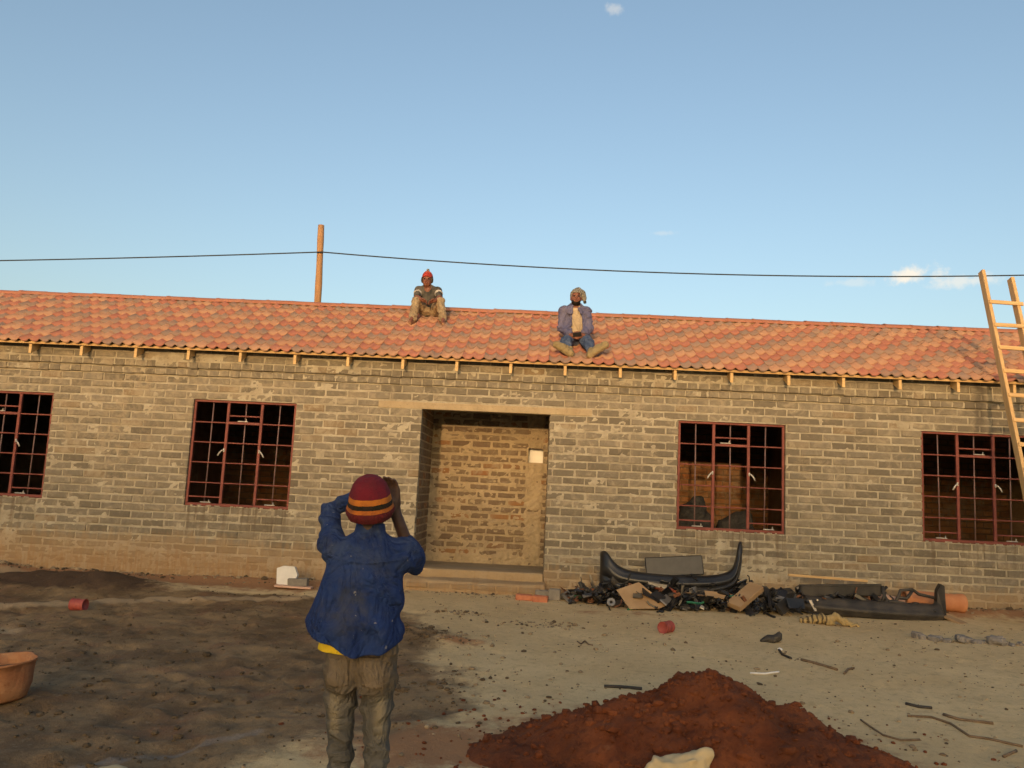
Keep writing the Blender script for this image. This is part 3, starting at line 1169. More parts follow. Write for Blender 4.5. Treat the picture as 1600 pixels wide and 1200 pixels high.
# ------------------------------------------------------------------ roof
RAFTER_X0, RAFTER_DX = -7.389, 0.7687
i0 = math.ceil((BX0 - .25 - RAFTER_X0) / RAFTER_DX)
i1 = math.floor((BX1 + .25 - RAFTER_X0) / RAFTER_DX)
TP = math.tan(PITCH)


def roof_z(y):           # plane on which the tiles lie
    return EAVE_Z + (y - EAVE_Y) * TP


roof = None
deck = MB()
yb_, yt_ = EAVE_Y + .05, RIDGE_Y
X0r, X1r = BX0 - .3, BX1 + .3
for s in (1, -1):
    yy = lambda y: y if s == 1 else 2 * RIDGE_Y - y
    a, b = yy(yb_), yy(yt_)
    za, zb = roof_z(yb_) - .008, roof_z(yt_) - .008
    deck.add([(X0r, a, za), (X1r, a, za), (X1r, b, zb), (X0r, b, zb), (X0r, a, za - .012), (X1r, a, za - .012), (X1r, b, zb - .012), (X0r, b, zb - .012)],
             [(0, 1, 2, 3), (7, 6, 5, 4), (0, 4, 5, 1), (1, 5, 6, 2), (2, 6, 7, 3), (3, 7, 4, 0)])
for xx in (X0r + .35, X1r - .35):   # gable ends
    deck.add([(xx, 0, 3.25), (xx, REAR_Y, 3.25), (xx, RIDGE_Y, roof_z(RIDGE_Y) - .03)], [(0, 1, 2)])
roof = deck.build('roof', M_DARKWOOD, B)

for i in range(i0, i1 + 1):
    x = RAFTER_X0 + RAFTER_DX * i + random.uniform(-.012, .012)
    m = MB()
    dep = 0.130
    y0, y1 = EAVE_Y + .055 + random.uniform(-.012, .01), RIDGE_Y - .02
    zt0, zt1 = roof_z(y0) - .055, roof_z(y1) - .055
    w = .0195
    m.add([(x - w, y0, zt0), (x + w, y0, zt0), (x + w, y1, zt1), (x - w, y1, zt1),
           (x - w, y0, zt0 - dep), (x + w, y0, zt0 - dep), (x + w, y1, zt1 - dep), (x - w, y1, zt1 - dep)],
          [(0, 1, 2, 3), (7, 6, 5, 4), (0, 4, 5, 1), (1, 5, 6, 2), (2, 6, 7, 3), (3, 7, 4, 0)])
    m.build('rafter', M_PINE_Y, roof)
bt = MB()
bt.box(((X0r + X1r) / 2, EAVE_Y + .062, roof_z(EAVE_Y + .062) - .028), (X1r - X0r, .042, .034), Matrix.Rotation(PITCH * .3, 3, 'X'))
bt.build('eave_batten', M_PINE_X, roof)

TW, GAUGE, TLEN = 0.303, 0.268, 0.34
NROW = 11


def tile_profile(u):
    """double-roman: two rolls in one tile width"""
    t = (u / TW * 2) % 1.0
    return 0.042 * (0.5 + 0.5 * math.cos(2 * math.pi * (t + 0.04 * math.sin(2 * math.pi * t)))) ** 1.6


def tile_geo(jit=0.0):
    """local: x across 0..TW, y up the slope from the front lip, z out of the roof"""
    ns = 12
    v, f = [], []
    lift = 0.021
    for q in range(ns + 1):
        u = TW * q / ns
        z = tile_profile(u)
        jz = random.uniform(-jit, jit)
        v.append((u, 0.0, z + lift + jz))
        v.append((u, TLEN, z))
        v.append((u, 0.003, z + lift - 0.016 + jz))
    for q in range(ns):
        a, b = q * 3, q * 3 + 3
        f.append((a, b, b + 1, a + 1))
        f.append((a + 2, b + 2, b, a))
    return v, f


def build_tiles():
    cols = range(math.floor((X0r - 0.966) / TW), math.ceil((X1r - 0.966) / TW))
    ca, sa = math.cos(PITCH), math.sin(PITCH)
    all_t = []
    for r in range(NROW):
        s = r * GAUGE - 0.012
        for c in cols:
            x = 0.966 + TW * c
            y, z = EAVE_Y + s * ca, EAVE_Z + s * sa
            d = np.array([x + .15, y, z]) - CAM
            px = 800 + 1269.3 * (d @ CR) / (d @ CF)
            vis = 10 < px < 1560 and r < NROW - 2
            all_t.append((float(d @ CF) if vis else 99, x, y, z, (c - r) % 3, (RIDGE_Y - EAVE_Y) / math.cos(PITCH) - .015 - s))
    all_t.sort(key=lambda t: t[0])
    protos = {}
    for m in range(3):
        for q in range(4):
            v, f = tile_geo(.0015)
            me = MB().add(v, f).mesh('roof_tile')
            me.materials.append(M_TILE[m])
            me.polygons.foreach_set('use_smooth', [k % 2 == 0 for k in range(len(me.polygons))])
            protos[m, q] = me
    rest = MB()
    for k, (d, x, y, z, m, lmax) in enumerate(all_t):
        if k < 300 and d < 90:
            o = bpy.data.objects.new('roof_tile', protos[m, random.randrange(4)])
            COL.objects.link(o)
            o.parent = roof
            o.location = (x + random.uniform(-.002, .002), y + random.uniform(-.003, .003), z + random.uniform(0, .0015))
            o.rotation_euler = (PITCH + R(random.uniform(-.12, .12)), 0, R(random.uniform(-.15, .15)))
        else:
            v, f = tile_geo(.0015)
            dz = random.uniform(0, .003)
            rest.add([(x + p[0], y + min(p[1], lmax) * ca - p[2] * sa, z + min(p[1], lmax) * sa + p[2] * ca + dz) for p in v], f, m)
    o = rest.build('roof_tile_field', None, roof, mats=M_TILE)
    o.data.polygons.foreach_set('use_smooth', [k % 2 == 0 for k in range(len(o.data.polygons))])
    o['kind'] = 'stuff'


build_tiles()


def build_ridge():
    zr = roof_z(RIDGE_Y) + .0
    L, n = 0.4386, 9
    protos = []
    for q in range(3):
        m = MB()
        v, f = [], []
        stations = [(0.0, 1.05), (0.03, 1.06), (0.05, 1.0), (L + .03, .985)]
        for (xx, sc) in stations:
            for k in range(n + 1):
                a = math.pi * k / n
                v.append((xx, -math.cos(a) * .125 * sc, math.sin(a) * .085 * sc + random.uniform(-.002, .002) - .055))
        for i in range(len(stations) - 1):
            for k in range(n):
                f.append((i * (n + 1) + k, i * (n + 1) + k + 1, (i + 1) * (n + 1) + k + 1, (i + 1) * (n + 1) + k))
        me = m.add(v, f).mesh('ridge_tile', smooth=True)
        me.materials.append(M_RIDGE)
        protos.append(me)
    x = 3.916 - L * 38
    while x < X1r - .2:
        if x > X0r - .1:
            o = bpy.data.objects.new('ridge_tile', random.choice(protos))
            COL.objects.link(o)
            o.parent = roof
            o.location = (x, RIDGE_Y, zr + .035 + random.uniform(-.004, .004))
            o.rotation_euler = (0, R(random.uniform(-.4, .4)), R(random.uniform(-.5, .5)))
        x += L
    m = MB()
    m.box(((X0r + X1r) / 2, RIDGE_Y, zr - .015), (X1r - X0r, .16, .05))
    m.build('ridge_bedding', M_MORTAR_IN, roof)


build_ridge()
#PART2
# ------------------------------------------------------------------ implicit-surface figures
class SDF:
    def __init__(s, lo, hi, h):
        s.lo, s.h = np.array(lo, float), h
        n = np.ceil((np.array(hi, float) - s.lo) / h).astype(int) + 1
        s.n = n
        s.ax = [s.lo[i] + h * np.arange(n[i]) for i in range(3)]
        s.F = np.full(tuple(n), 1.0)

    def reg(s, a, b):
        a = np.clip(np.floor((np.minimum(a, b) - s.lo) / s.h).astype(int), 0, s.n)
        return a

    def op(s, fn, lo, hi, k=0.02, mode='add'):
        pad = 0.05 + k
        a = np.clip(np.floor((np.array(lo) - pad - s.lo) / s.h).astype(int), 0, s.n)
        b = np.clip(np.ceil((np.array(hi) + pad - s.lo) / s.h).astype(int) + 1, 0, s.n)
        if np.any(b <= a):
            return s
        X, Y, Z = np.meshgrid(s.ax[0][a[0]:b[0]], s.ax[1][a[1]:b[1]], s.ax[2][a[2]:b[2]], indexing='ij')
        d = fn(X, Y, Z)
        sl = (slice(a[0], b[0]), slice(a[1], b[1]), slice(a[2], b[2]))
        f = s.F[sl]
        if mode == 'add':
            if k > 0:
                hh = np.clip(0.5 + 0.5 * (d - f) / k, 0, 1)
                s.F[sl] = d + (f - d) * (1 - hh) - k * hh * (1 - hh) if False else (d * (1 - hh) + f * hh - k * hh * (1 - hh))
            else:
                s.F[sl] = np.minimum(f, d)
        else:
            s.F[sl] = np.maximum(f, -d)
        return s

    def cone(s, p, r0, q, r1, k=0.02, flat=1.0):
        p, q = np.array(p, float), np.array(q, float)
        v = q - p
        L2 = max(v @ v, 1e-9)

        def fn(X, Y, Z):
            t = np.clip(((X - p[0]) * v[0] + (Y - p[1]) * v[1] + (Z - p[2]) * v[2]) / L2, 0, 1)
            return np.sqrt((X - p[0] - t * v[0]) ** 2 + ((Y - p[1] - t * v[1]) / flat) ** 2 + (Z - p[2] - t * v[2]) ** 2) - (r0 + (r1 - r0) * t)
        R_ = max(r0, r1)
        return s.op(fn, np.minimum(p, q) - R_, np.maximum(p, q) + R_, k)

    def chain(s, pts, rads, k=0.015):
        for i in range(len(pts) - 1):
            s.cone(pts[i], rads[i], pts[i + 1], rads[i + 1], k)
        return s

    def ell(s, c, r, k=0.02, rot=None, mode='add'):
        c, r = np.array(c, float), np.array(r, float)
        M = np.array(rot.transposed()) if rot is not None else np.eye(3)

        def fn(X, Y, Z):
            x, y, z = X - c[0], Y - c[1], Z - c[2]
            a = (M[0, 0] * x + M[0, 1] * y + M[0, 2] * z) / r[0]
            b = (M[1, 0] * x + M[1, 1] * y + M[1, 2] * z) / r[1]
            g = (M[2, 0] * x + M[2, 1] * y + M[2, 2] * z) / r[2]
            return (np.sqrt(a * a + b * b + g * g) - 1) * r.min()
        R_ = r.max()
        return s.op(fn, c - R_, c + R_, k, mode)

    def stack(s, rows, k=0.02, power=2.3):
        """rows of (z, cx, cy, rx, ry) along the vertical"""
        rows = sorted(rows)
        a = np.array(rows)

        def fn(X, Y, Z):
            cx, cy, rx, ry = (np.interp(Z, a[:, 0], a[:, j]) for j in (1, 2, 3, 4))
            e = (np.abs((X - cx) / rx) ** power + np.abs((Y - cy) / ry) ** power) ** (1 / power) - 1
            d = e * np.minimum(rx, ry)
            return np.maximum(d, np.maximum(a[0, 0] - Z, Z - a[-1, 0]))
        lo = [(a[:, 1] - a[:, 3]).min(), (a[:, 2] - a[:, 4]).min(), a[0, 0]]
        hi = [(a[:, 1] + a[:, 3]).max(), (a[:, 2] + a[:, 4]).max(), a[-1, 0]]
        return s.op(fn, lo, hi, k)

    def cut(s, fn):
        X, Y, Z = np.meshgrid(*s.ax, indexing='ij')
        s.F = np.maximum(s.F, fn(X, Y, Z))
        return s

    def disp(s, fn):
        m = np.abs(s.F) < 0.06
        i = np.nonzero(m)
        s.F[i] += fn(s.ax[0][i[0]], s.ax[1][i[1]], s.ax[2][i[2]])
        return s

    def mesh(s, name, mat=None, smooth_it=1):
        F = s.F.copy()
        F[0], F[-1], F[:, 0], F[:, -1], F[:, :, 0], F[:, :, -1] = (1.0,) * 6
        neg = F < 0
        nx, ny, nz = F.shape
        cells = np.zeros((nx - 1, ny - 1, nz - 1), np.int8)
        for a in (0, 1):
            for b in (0, 1):
                for c in (0, 1):
                    cells += neg[a:nx - 1 + a, b:ny - 1 + b, c:nz - 1 + c]
        act = (cells > 0) & (cells < 8)
        idx = np.full(act.shape, -1, np.int64)
        ci = np.nonzero(act)
        idx[ci] = np.arange(len(ci[0]))
        P = np.zeros((len(ci[0]), 3))
        cnt = np.zeros(len(ci[0]))
        corners = [(a, b, c) for a in (0, 1) for b in (0, 1) for c in (0, 1)]
        for A in corners:
            for d in range(3):
                if A[d]:
                    continue
                Bc = list(A)
                Bc[d] = 1
                fa = F[ci[0] + A[0], ci[1] + A[1], ci[2] + A[2]]
                fb = F[ci[0] + Bc[0], ci[1] + Bc[1], ci[2] + Bc[2]]
                m = (fa < 0) != (fb < 0)
                t = np.where(m, fa / np.where(m, fa - fb, 1), 0)
                p = np.array(A, float)[None, :].repeat(len(t), 0)
                p[:, d] += t
                P[m] += p[m]
                cnt[m] += 1
        P /= cnt[:, None]
        V = (np.stack(ci, -1) + P) * s.h + s.lo
        Q = []
        for d in range(3):
            o = [1 if j == d else 0 for j in range(3)]
            a = neg[:nx - o[0], :ny - o[1], :nz - o[2]]
            b = neg[o[0]:, o[1]:, o[2]:]
            for flip in (False, True):
                m = (a & ~b) if not flip else (~a & b)
                e = np.stack(np.nonzero(m), -1)
                u, w = [(1, 2), (2, 0), (0, 1)][d]
                ok = (e[:, u] > 0) & (e[:, w] > 0) & (e[:, u] < F.shape[u] - 1) & (e[:, w] < F.shape[w] - 1)
                e = e[ok]
                q = []
                for du, dw in ((0, 0), (-1, 0), (-1, -1), (0, -1)):
                    c = e.copy()
                    c[:, u] += du
                    c[:, w] += dw
                    q.append(idx[c[:, 0], c[:, 1], c[:, 2]])
                q = np.stack(q, -1)
                if flip:
                    q = q[:, ::-1]
                Q.append(q)
        Q = np.concatenate(Q)
        Q = Q[(Q >= 0).all(1)]
        for _ in range(smooth_it):     # relax the voxel steps
            S = np.zeros_like(V)
            C = np.zeros(len(V))
            for a, b in ((0, 1), (1, 2), (2, 3), (3, 0)):
                np.add.at(S, Q[:, a], V[Q[:, b]])
                np.add.at(S, Q[:, b], V[Q[:, a]])
                np.add.at(C, Q[:, a], 1)
                np.add.at(C, Q[:, b], 1)
            V = 0.5 * V + 0.5 * S / np.maximum(C, 1)[:, None]
        me = mesh_np(name, V, Q, smooth=True)
        if mat is not None:
            me.materials.append(mat)
        return me


def hand(sd, wrist, fwd, palm_n, side, r=1.0, curl=0.5):
    """palm and five bent fingers; fwd along the hand, palm_n out of the palm, side towards the thumb"""
    w, f, n, t = (Vector(a) for a in (wrist, fwd, palm_n, side))
    f.normalize()
    t = (t - f * t.dot(f)).normalized()
    n = f.cross(t) * (1 if f.cross(t).dot(n) > 0 else -1)
    c = w + f * 0.045 * r
    sd.cone(w, .026 * r, w + f * .03 * r, .030 * r, .015)
    for o in (-.028, -.010, .010, .028):
        sd.cone(w + f * .02 * r + t * o * .7 * r, .016 * r, w + f * .082 * r + t * o * r, .0125 * r, .008)
    for o, L in ((.029, .068), (.0095, .078), (-.0095, .072), (-.028, .056)):
        p = w + f * .085 * r + t * o * r
        a1, a2, a3 = curl * .5, curl * 1.3, curl * 2.0
        p1 = p + (f * math.cos(a1) + n * math.sin(a1)) * L * .42 * r
        p2 = p1 + (f * math.cos(a2) + n * math.sin(a2)) * L * .33 * r
        p3 = p2 + (f * math.cos(a3) + n * math.sin(a3)) * L * .27 * r
        sd.chain([p, p1, p2, p3], [.0098 * r, .0092 * r, .0085 * r, .0072 * r], .003)
    p = w + f * .02 * r + t * .026 * r
    p1 = p + (f * .6 + t * .75 + n * .25).normalized() * .038 * r
    p2 = p1 + (f * .9 + t * .25 + n * .35 * curl).normalized() * .032 * r
    p3 = p2 + (f * .95 + n * .5 * curl).normalized() * .024 * r
    sd.chain([p, p1, p2, p3], [.014 * r, .0115 * r, .0105 * r, .008 * r], .008)


def skin_material(name, c0, c1):
    n = NT(name)
    p = n.pos('obj')
    col = n.mix(n.rng(n.noise(p, 18, 4, 0.6), 0.35, 0.65), c0, c1)
    n.b.inputs['Specular IOR Level'].default_value = 0.35
    return n.done(col, 0.55, n.bump(n.noise(p, 120, 3), 0.15, 0.002))


def cloth_material(name, c0, c1, dust=(0.3, 0.25, 0.17), dust_amt=0.35, sc=4, fade=None, weave=260):
    n = NT(name)
    p = n.pos('obj')
    col = n.mix(n.rng(n.noise(p, sc, 5, 0.6, 0.5), 0.35, 0.65), c0, c1)
    d = n.rng(n.noise(p, sc * 1.7, 5, 0.7), 0.50, 0.75, 0, dust_amt)
    col = n.mix(d, col, dust)
    if fade is not None:
        col = fade(n, p, col)
    cr = n.math('ABSOLUTE', n.math('SUBTRACT', n.noise(n.scale(p, (1.0, 1.0, 0.7)), 6.5, 3, 0.5, 1.6), 0.5))
    nb = n.bump(n.rng(cr, 0.0, 0.10), 0.55, 0.02)
    nb = n.bump(n.noise(p, 13, 3, 0.55, 1.2), 0.5, 0.03, nb)
    nb = n.bump(n.noise(p, 30, 3, 0.6, 0.8), 0.4, 0.012, nb)
    nb = n.bump(n.noise(p, weave, 2), 0.2, 0.0015, nb)
    return n.done(col, 0.95, nb)


M_SKIN_F = skin_material('dark_skin', (0.055, 0.026, 0.016), (0.09, 0.045, 0.027))
M_SKIN_R = skin_material('brown_skin', (0.17, 0.066, 0.040), (0.235, 0.098, 0.060))


def jacket_fade(n, p, col):
    x, y, z = n.sep(p)
    back = n.rng(z, 1.18, 1.38, 0, 1)
    f = n.rng(n.noise(p, 7, 5, 0.65), 0.35, 0.75, 0, 0.8)
    col = n.mix(n.math('MULTIPLY', back, f), col, (0.062, 0.088, 0.145))
    mid = n.math('MULTIPLY', n.rng(n.math('ABSOLUTE', n.math('SUBTRACT', z, 1.18)), 0.28, 0.02), n.rng(n.math('ABSOLUTE', x), 0.16, 0.05))
    col = n.mix(n.math('MULTIPLY', mid, n.rng(n.noise(p, 9, 5, 0.7), 0.40, 0.70, 0, 0.65)), col, (0.060, 0.062, 0.064))
    col = n.mix(n.rng(n.noise(p, 30, 3, 0.6), 0.69, 0.74, 0, 0.6), col, (0.32, 0.31, 0.29))
    return col


M_JACKET = cloth_material('blue_work_cotton', (0.008, 0.022, 0.092), (0.015, 0.036, 0.13), (0.05, 0.052, 0.062), 0.5, 5, jacket_fade)


def jeans_fade(n, p, col):
    x, y, z = n.sep(p)
    seat = n.rng(n.math('ADD', z, n.math('MULTIPLY', n.math('SUBTRACT', n.noise(p, 7, 3), 0.5), 0.25)), 0.66, 0.90)
    col = n.mix(n.math('MULTIPLY', seat, n.rng(n.noise(p, 6, 4), 0.35, 0.6, 0.3, 0.9)), col, (0.125, 0.092, 0.058))
    lx = n.math('ABSOLUTE', n.math('SUBTRACT', n.math('ABSOLUTE', n.math('SUBTRACT', x, 0.012)), 0.098))
    th = n.math('MULTIPLY', n.rng(lx, 0.035, 0.005), n.math('MULTIPLY', n.rng(z, 0.56, 0.64), n.rng(z, 0.80, 0.74)))
    col = n.mix(n.math('MULTIPLY', th, 0.75), col, (0.22, 0.185, 0.125))
    return col


M_JEANS = cloth_material('dirty_grey_jeans', (0.062, 0.059, 0.053), (0.105, 0.098, 0.085), (0.15, 0.118, 0.078), 0.35, 5, jeans_fade)
M_POCKET = cloth_material('pocket_denim', (0.12, 0.09, 0.058), (0.155, 0.118, 0.078), (0.17, 0.13, 0.082), 0.4, 9)
M_YELLOW = cloth_material('yellow_cotton', (0.62, 0.42, 0.02), (0.72, 0.52, 0.03), dust_amt=0.1)
M_KHAKI = cloth_material('khaki_cotton', (0.28, 0.21, 0.13), (0.36, 0.28, 0.175), dust_amt=0.3)
M_BLUEGREY = cloth_material('faded_blue_jacket', (0.10, 0.10, 0.185), (0.16, 0.155, 0.25), (0.25, 0.2, 0.19), 0.35)
M_TEE = cloth_material('beige_cotton', (0.44, 0.34, 0.22), (0.52, 0.41, 0.28), dust_amt=0.2)
M_DENIM = cloth_material('blue_denim', (0.045, 0.07, 0.14), (0.09, 0.13, 0.22), (0.28, 0.27, 0.25), 0.35)
M_BOOT = cloth_material('khaki_suede_boot', (0.25, 0.195, 0.10), (0.32, 0.25, 0.13), dust_amt=0.3)
M_SHOE = cloth_material('brown_shoe_leather', (0.22, 0.11, 0.06), (0.30, 0.17, 0.10), dust_amt=0.4)
M_DKSHOE = cloth_material('dark_work_boot', (0.04, 0.03, 0.022), (0.07, 0.05, 0.035), dust_amt=0.5)
M_HAIR = cloth_material('black_hair', (0.008, 0.006, 0.005), (0.014, 0.011, 0.009), dust_amt=0.0)
M_GREYKNIT = cloth_material('grey_knit', (0.20, 0.19, 0.16), (0.29, 0.27, 0.23), dust_amt=0.2)
M_DARKKNIT = cloth_material('dark_knit', (0.03, 0.03, 0.03), (0.06, 0.055, 0.05), dust_amt=0.1)
M_WHITEKNIT = cloth_material('white_knit', (0.50, 0.46, 0.40), (0.60, 0.56, 0.50), dust_amt=0.2)
M_REDKNIT = cloth_material('red_knit', (0.42, 0.05, 0.04), (0.52, 0.09, 0.06), dust_amt=0.15)
M_EYE = simple_mat('eye', (0.012, 0.008, 0.006), (0.02, 0.012, 0.01), 5, 0.2, 0.0, spec=0.5)
M_LIP = skin_material('lips', (0.13, 0.04, 0.035), (0.16, 0.055, 0.045))


def bands_material(name, stops, kn=90):
    """knitted bands by height over the hat"""
    n = NT(name)
    p = n.pos('obj')
    z = n.sep(p)[2]
    f = n.math('ADD', z, n.math('MULTIPLY', n.math('SUBTRACT', n.noise(p, 40, 3), 0.5), 0.006))
    f = n.rng(f, 0.0, 0.22, 0.0, 1.0, smooth=False)
    col = n.ramp(f, stops, 'CONSTANT')
    col = n.mix(n.rng(n.noise(p, 20, 4), 0.4, 0.7, 0, 0.35), col, (0.05, 0.02, 0.02))
    w = n.n('ShaderNodeTexWave', wave_type='RINGS', rings_direction='Z')
    n.put(w.inputs['Vector'], p)
    w.inputs['Scale'].default_value = 2.0
    nb = n.bump(n.voro(n.scale(p, (1, 1, 0.6)), kn * 1.6), 0.6, 0.004)
    return n.done(col, 0.97, nb)


M_BEANIE = bands_material('maroon_striped_knit', [(0.0, (0.10, 0.012, 0.014)), (0.20, (0.40, 0.12, 0.02)), (0.275, (0.016, 0.014, 0.008)),
                                                  (0.37, (0.46, 0.15, 0.022)), (0.48, (0.135, 0.012, 0.022))])
M_REDHAT = bands_material('red_banded_knit', [(0.0, (0.40, 0.05, 0.04)), (0.36, (0.52, 0.16, 0.11)), (0.50, (0.42, 0.05, 0.04)), (0.72, (0.48, 0.10, 0.07))])


def sweater_material():
    n = NT('dark_striped_sweater')
    p = n.pos('obj')
    x, y, z = n.sep(p)
    col = n.mix(n.rng(n.noise(p, 7, 4), 0.4, 0.6), (0.05, 0.05, 0.045), (0.11, 0.10, 0.085))
    return n.done(col, 0.95, n.bump(n.noise(p, 60, 4), 0.4, 0.006))


M_SWEATER = sweater_material()


def folds(amp, f=(9, 9, 4), fine=0.25):
    def fn(X, Y, Z):
        a = fbm(X * f[0] + 0.6 * Z * f[0], Y * f[1], Z * f[2], octv=2)
        r = 1 - np.abs(a) * 2.2
        return -amp * np.clip(r, -1, 1) * 0.6 + amp * fine * fbm(X * 30, Y * 30, Z * 24, octv=2)
    return fn


def patch(name, src, cond, off, mat, parent):
    """a stitched-on piece that follows the surface it is sewn to"""
    n_ = len(src.vertices)
    V = np.zeros(n_ * 3, np.float32)
    src.vertices.foreach_get('co', V)
    V = V.reshape(-1, 3).astype(float)
    Nn = np.zeros(n_ * 3, np.float32)
    src.vertices.foreach_get('normal', Nn)
    Nn = Nn.reshape(-1, 3)
    Q = np.zeros(len(src.polygons) * 4, np.int32)
    src.polygons.foreach_get('vertices', Q)
    Q = Q.reshape(-1, 4)
    C = V[Q].mean(1)
    Q = Q[cond(C[:, 0], C[:, 1], C[:, 2])]
    used = np.unique(Q)
    rm = np.full(n_, -1)
    rm[used] = np.arange(len(used))
    me = mesh_np(name, V[used] + Nn[used] * off, rm[Q], smooth=True)
    o = obj(name, me, mat, parent)
    md = o.modifiers.new('cloth', 'SOLIDIFY')
    md.thickness = .004
    md.offset = 0
    return o


# ------------------------------------------------------------------ the man in the foreground, seen from behind
def man_front():
    P = empty('person', (-0.745, -7.85, -0.245))
    tag(P, 'person seen from behind in blue work jacket and maroon striped beanie, hands raised', 'person')
    shL, elL, wrL = (-.150, .0, 1.385), (-.243, .215, 1.522), (-.105, .235, 1.612)
    shR, elR, wrR = (.152, .0, 1.385), (.168, .235, 1.312), (.064, .215, 1.550)
    b = SDF((-.42, -.24, -.02), (.38, .46, 1.74), .006)
    b.stack([(.80, 0, 0, .115, .075), (.95, 0, 0, .11, .07), (1.15, 0, 0, .12, .075), (1.34, 0, 0, .13, .06), (1.40, 0, .0, .08, .045)], .03)
    for s, hx, kx in ((-1, -.078, -.064), (1, .085, .092)):
        b.chain([(hx, 0, .84), (kx, .02, .52), (kx, -.01, .12), (kx, -.01, .06)], [.05, .036, .033, .04], .02)
        b.cone((kx, -.03, .045), .04, (kx + s * .02, .15, .035), .03, .02)
    b.cone((0, -.005, 1.40), .06, (0, .015, 1.53), .052, .03)
    Hm = Matrix.Rotation(R(16), 3, 'X')
    b.ell((0, .025, 1.585), (.076, .098, .115), .02, Hm)
    b.ell((0, .10, 1.55), (.055, .04, .06), .03)
    b.cone((0, .118, 1.60), .010, (0, .145, 1.575), .014, .012)
    for s in (-1, 1):
        b.ell((s * .079, .02, 1.578), (.012, .022, .032), .008)
    b.chain([shL, elL, wrL], [.036, .032, .026], .02)
    b.chain([shR, elR, wrR], [.036, .032, .026], .02)
    hand(b, wrL, (.10, .02, .03), (.1, -.5, .2), (.1, .0, 1.0), 1.0, .5)
    hand(b, wrR, (-.16, -.06, 1.0), (-.6, -.6, .2), (-.9, .3, -.1), 1.05, .55)
    obj('body', b.mesh('body', M_SKIN_F, 1), None, P)
    # jacket
    j = SDF((-.40, -.26, .86), (.36, .36, 1.64), .0052)
    j.stack([(.86, -.05, .0, .232, .15), (1.0, -.046, .0, .222, .148), (1.1, -.034, .0, .196, .136), (1.25, -.015, -.002, .176, .122),
             (1.35, -.002, -.002, .170, .100), (1.395, 0, 0, .145, .085), (1.425, 0, .003, .105, .072), (1.448, 0, .008, .068, .062), (1.485, 0, .014, .060, .058)], .015, 2.2)
    j.chain([(-.14, .0, 1.365), (-.165, .02, 1.385), elL, (-.140, .232, 1.585)], [.060, .058, .040, .036], .02)
    j.chain([(.135, .0, 1.35), (.16, .02, 1.36), elR, (.135, .23, 1.390)], [.066, .066, .053, .044], .03)
    j.cone((-.18, .04, 1.16), .03, (-.250, .05, .98), .026, .05)          # loose left front blown out sideways
    def hem(X, Y, Z):
        zh = np.interp(X, [-.31, -.27, -.20, -.12, 0.01, .10, .18], [1.05, 1.04, 1.012, .975, .932, .948, .99]) + .006 * np.sin(X * 40)
        return zh - Z
    def crease(X, Y, Z):
        w = fbm(X * 5, Y * 3, Z * 5, octv=2)
        rd = lambda t: (0.5 + 0.5 * np.cos(2 * t)) ** 2 - .35
        swag = -.019 * rd(17 * (Z + 2.2 * (X - .02) ** 2) + 2.6 * w) * sstep(1.34, 1.14, Z) * sstep(.90, 1.0, Z) * sstep(.17, .06, np.abs(X - .02))
        pull = -.011 * rd(12 * (Z * .75 + np.abs(X + .01) * 1.6) + 3.0 * w) * sstep(.03, .09, np.abs(X)) * sstep(1.36, 1.22, Z)
        pleat = -.024 * rd(17 * X + 24 * (1.3 - Z) * X + 2.5 * w) * sstep(1.18, .97, Z) * sstep(.20, .13, X)
        arm = sstep(.14, .18, np.abs(X)) * sstep(1.24, 1.30, Z)
        sl = -.010 * rd(34 * (Z + .5 * Y) + 3 * fbm(X * 9, Y * 9, Z * 9, octv=2)) * arm
        return swag + pull + pleat + sl
    j.disp(crease)
    j.disp(folds(.006, (10, 10, 7)))
    j.cut(hem)
    jm = j.mesh('jacket', M_JACKET, 1)
    jo = obj('jacket', jm, None, P)
    patch('yoke_seam', jm, lambda x, y, z: (np.abs(z - 1.335 + .012 * np.cos(x * 14)) < .006) & (y < -.01) & (np.abs(x) < .165), .002, M_JACKET, jo)
    t = SDF((-.24, -.18, .92), (.22, .18, 1.2), .007)
    t.stack([(.940, -.015, 0, .170, .116), (1.03, -.025, 0, .150, .10), (1.12, -.01, 0, .12, .08)], 0, 2.2)
    t.disp(folds(.006))
    obj('shirt', t.mesh('shirt', M_YELLOW), None, P)
    # trousers
    q = SDF((-.22, -.18, .05), (.24, .18, 1.02), .0048)
    q.stack([(.79, .0, .0, .140, .10), (.86, .004, -.004, .156, .108), (.94, .004, 0, .152, .100), (1.0, 0, 0, .145, .095)], .03, 2.4)
    for s, hx, kx in ((-1, -.078, -.064), (1, .085, .092)):
        q.chain([(hx, -.005, .82), (hx * .98, .0, .72), (kx, .02, .50), (kx, -.01, .30), (kx + s * .004, -.008, .075)], [.074, .064, .050, .049, .044], .018)
        q.ell((hx * .85, -.066, .835), (.058, .04, .055), .03)
    def jcrease(X, Y, Z):
        w = fbm(X * 7, Y * 7, Z * 5, octv=2)
        rd = lambda t: (0.5 + 0.5 * np.cos(2 * t)) ** 2 - .35
        low = -.008 * rd(40 * Z + 12 * X + 4 * w) * sstep(.70, .52, Z)
        seat = -.010 * rd(22 * (Z - .9 * np.abs(X - .006)) + 3 * w) * sstep(.93, .88, Z) * sstep(.58, .70, Z)
        seam = .012 * np.exp(-((X - .006) / .007) ** 2) * sstep(.74, .79, Z) * (Y < 0)
        side = .005 * np.exp(-((np.abs(Y)) / .006) ** 2)
        band = -.005 * (np.abs(Z - .955) < .018)
        return low + seat + seam + side + band
    q.disp(jcrease)
    q.disp(folds(.005, (12, 12, 9)))
    qm = q.mesh('trousers', M_JEANS, 1)
    to = obj('trousers', qm, None, P)
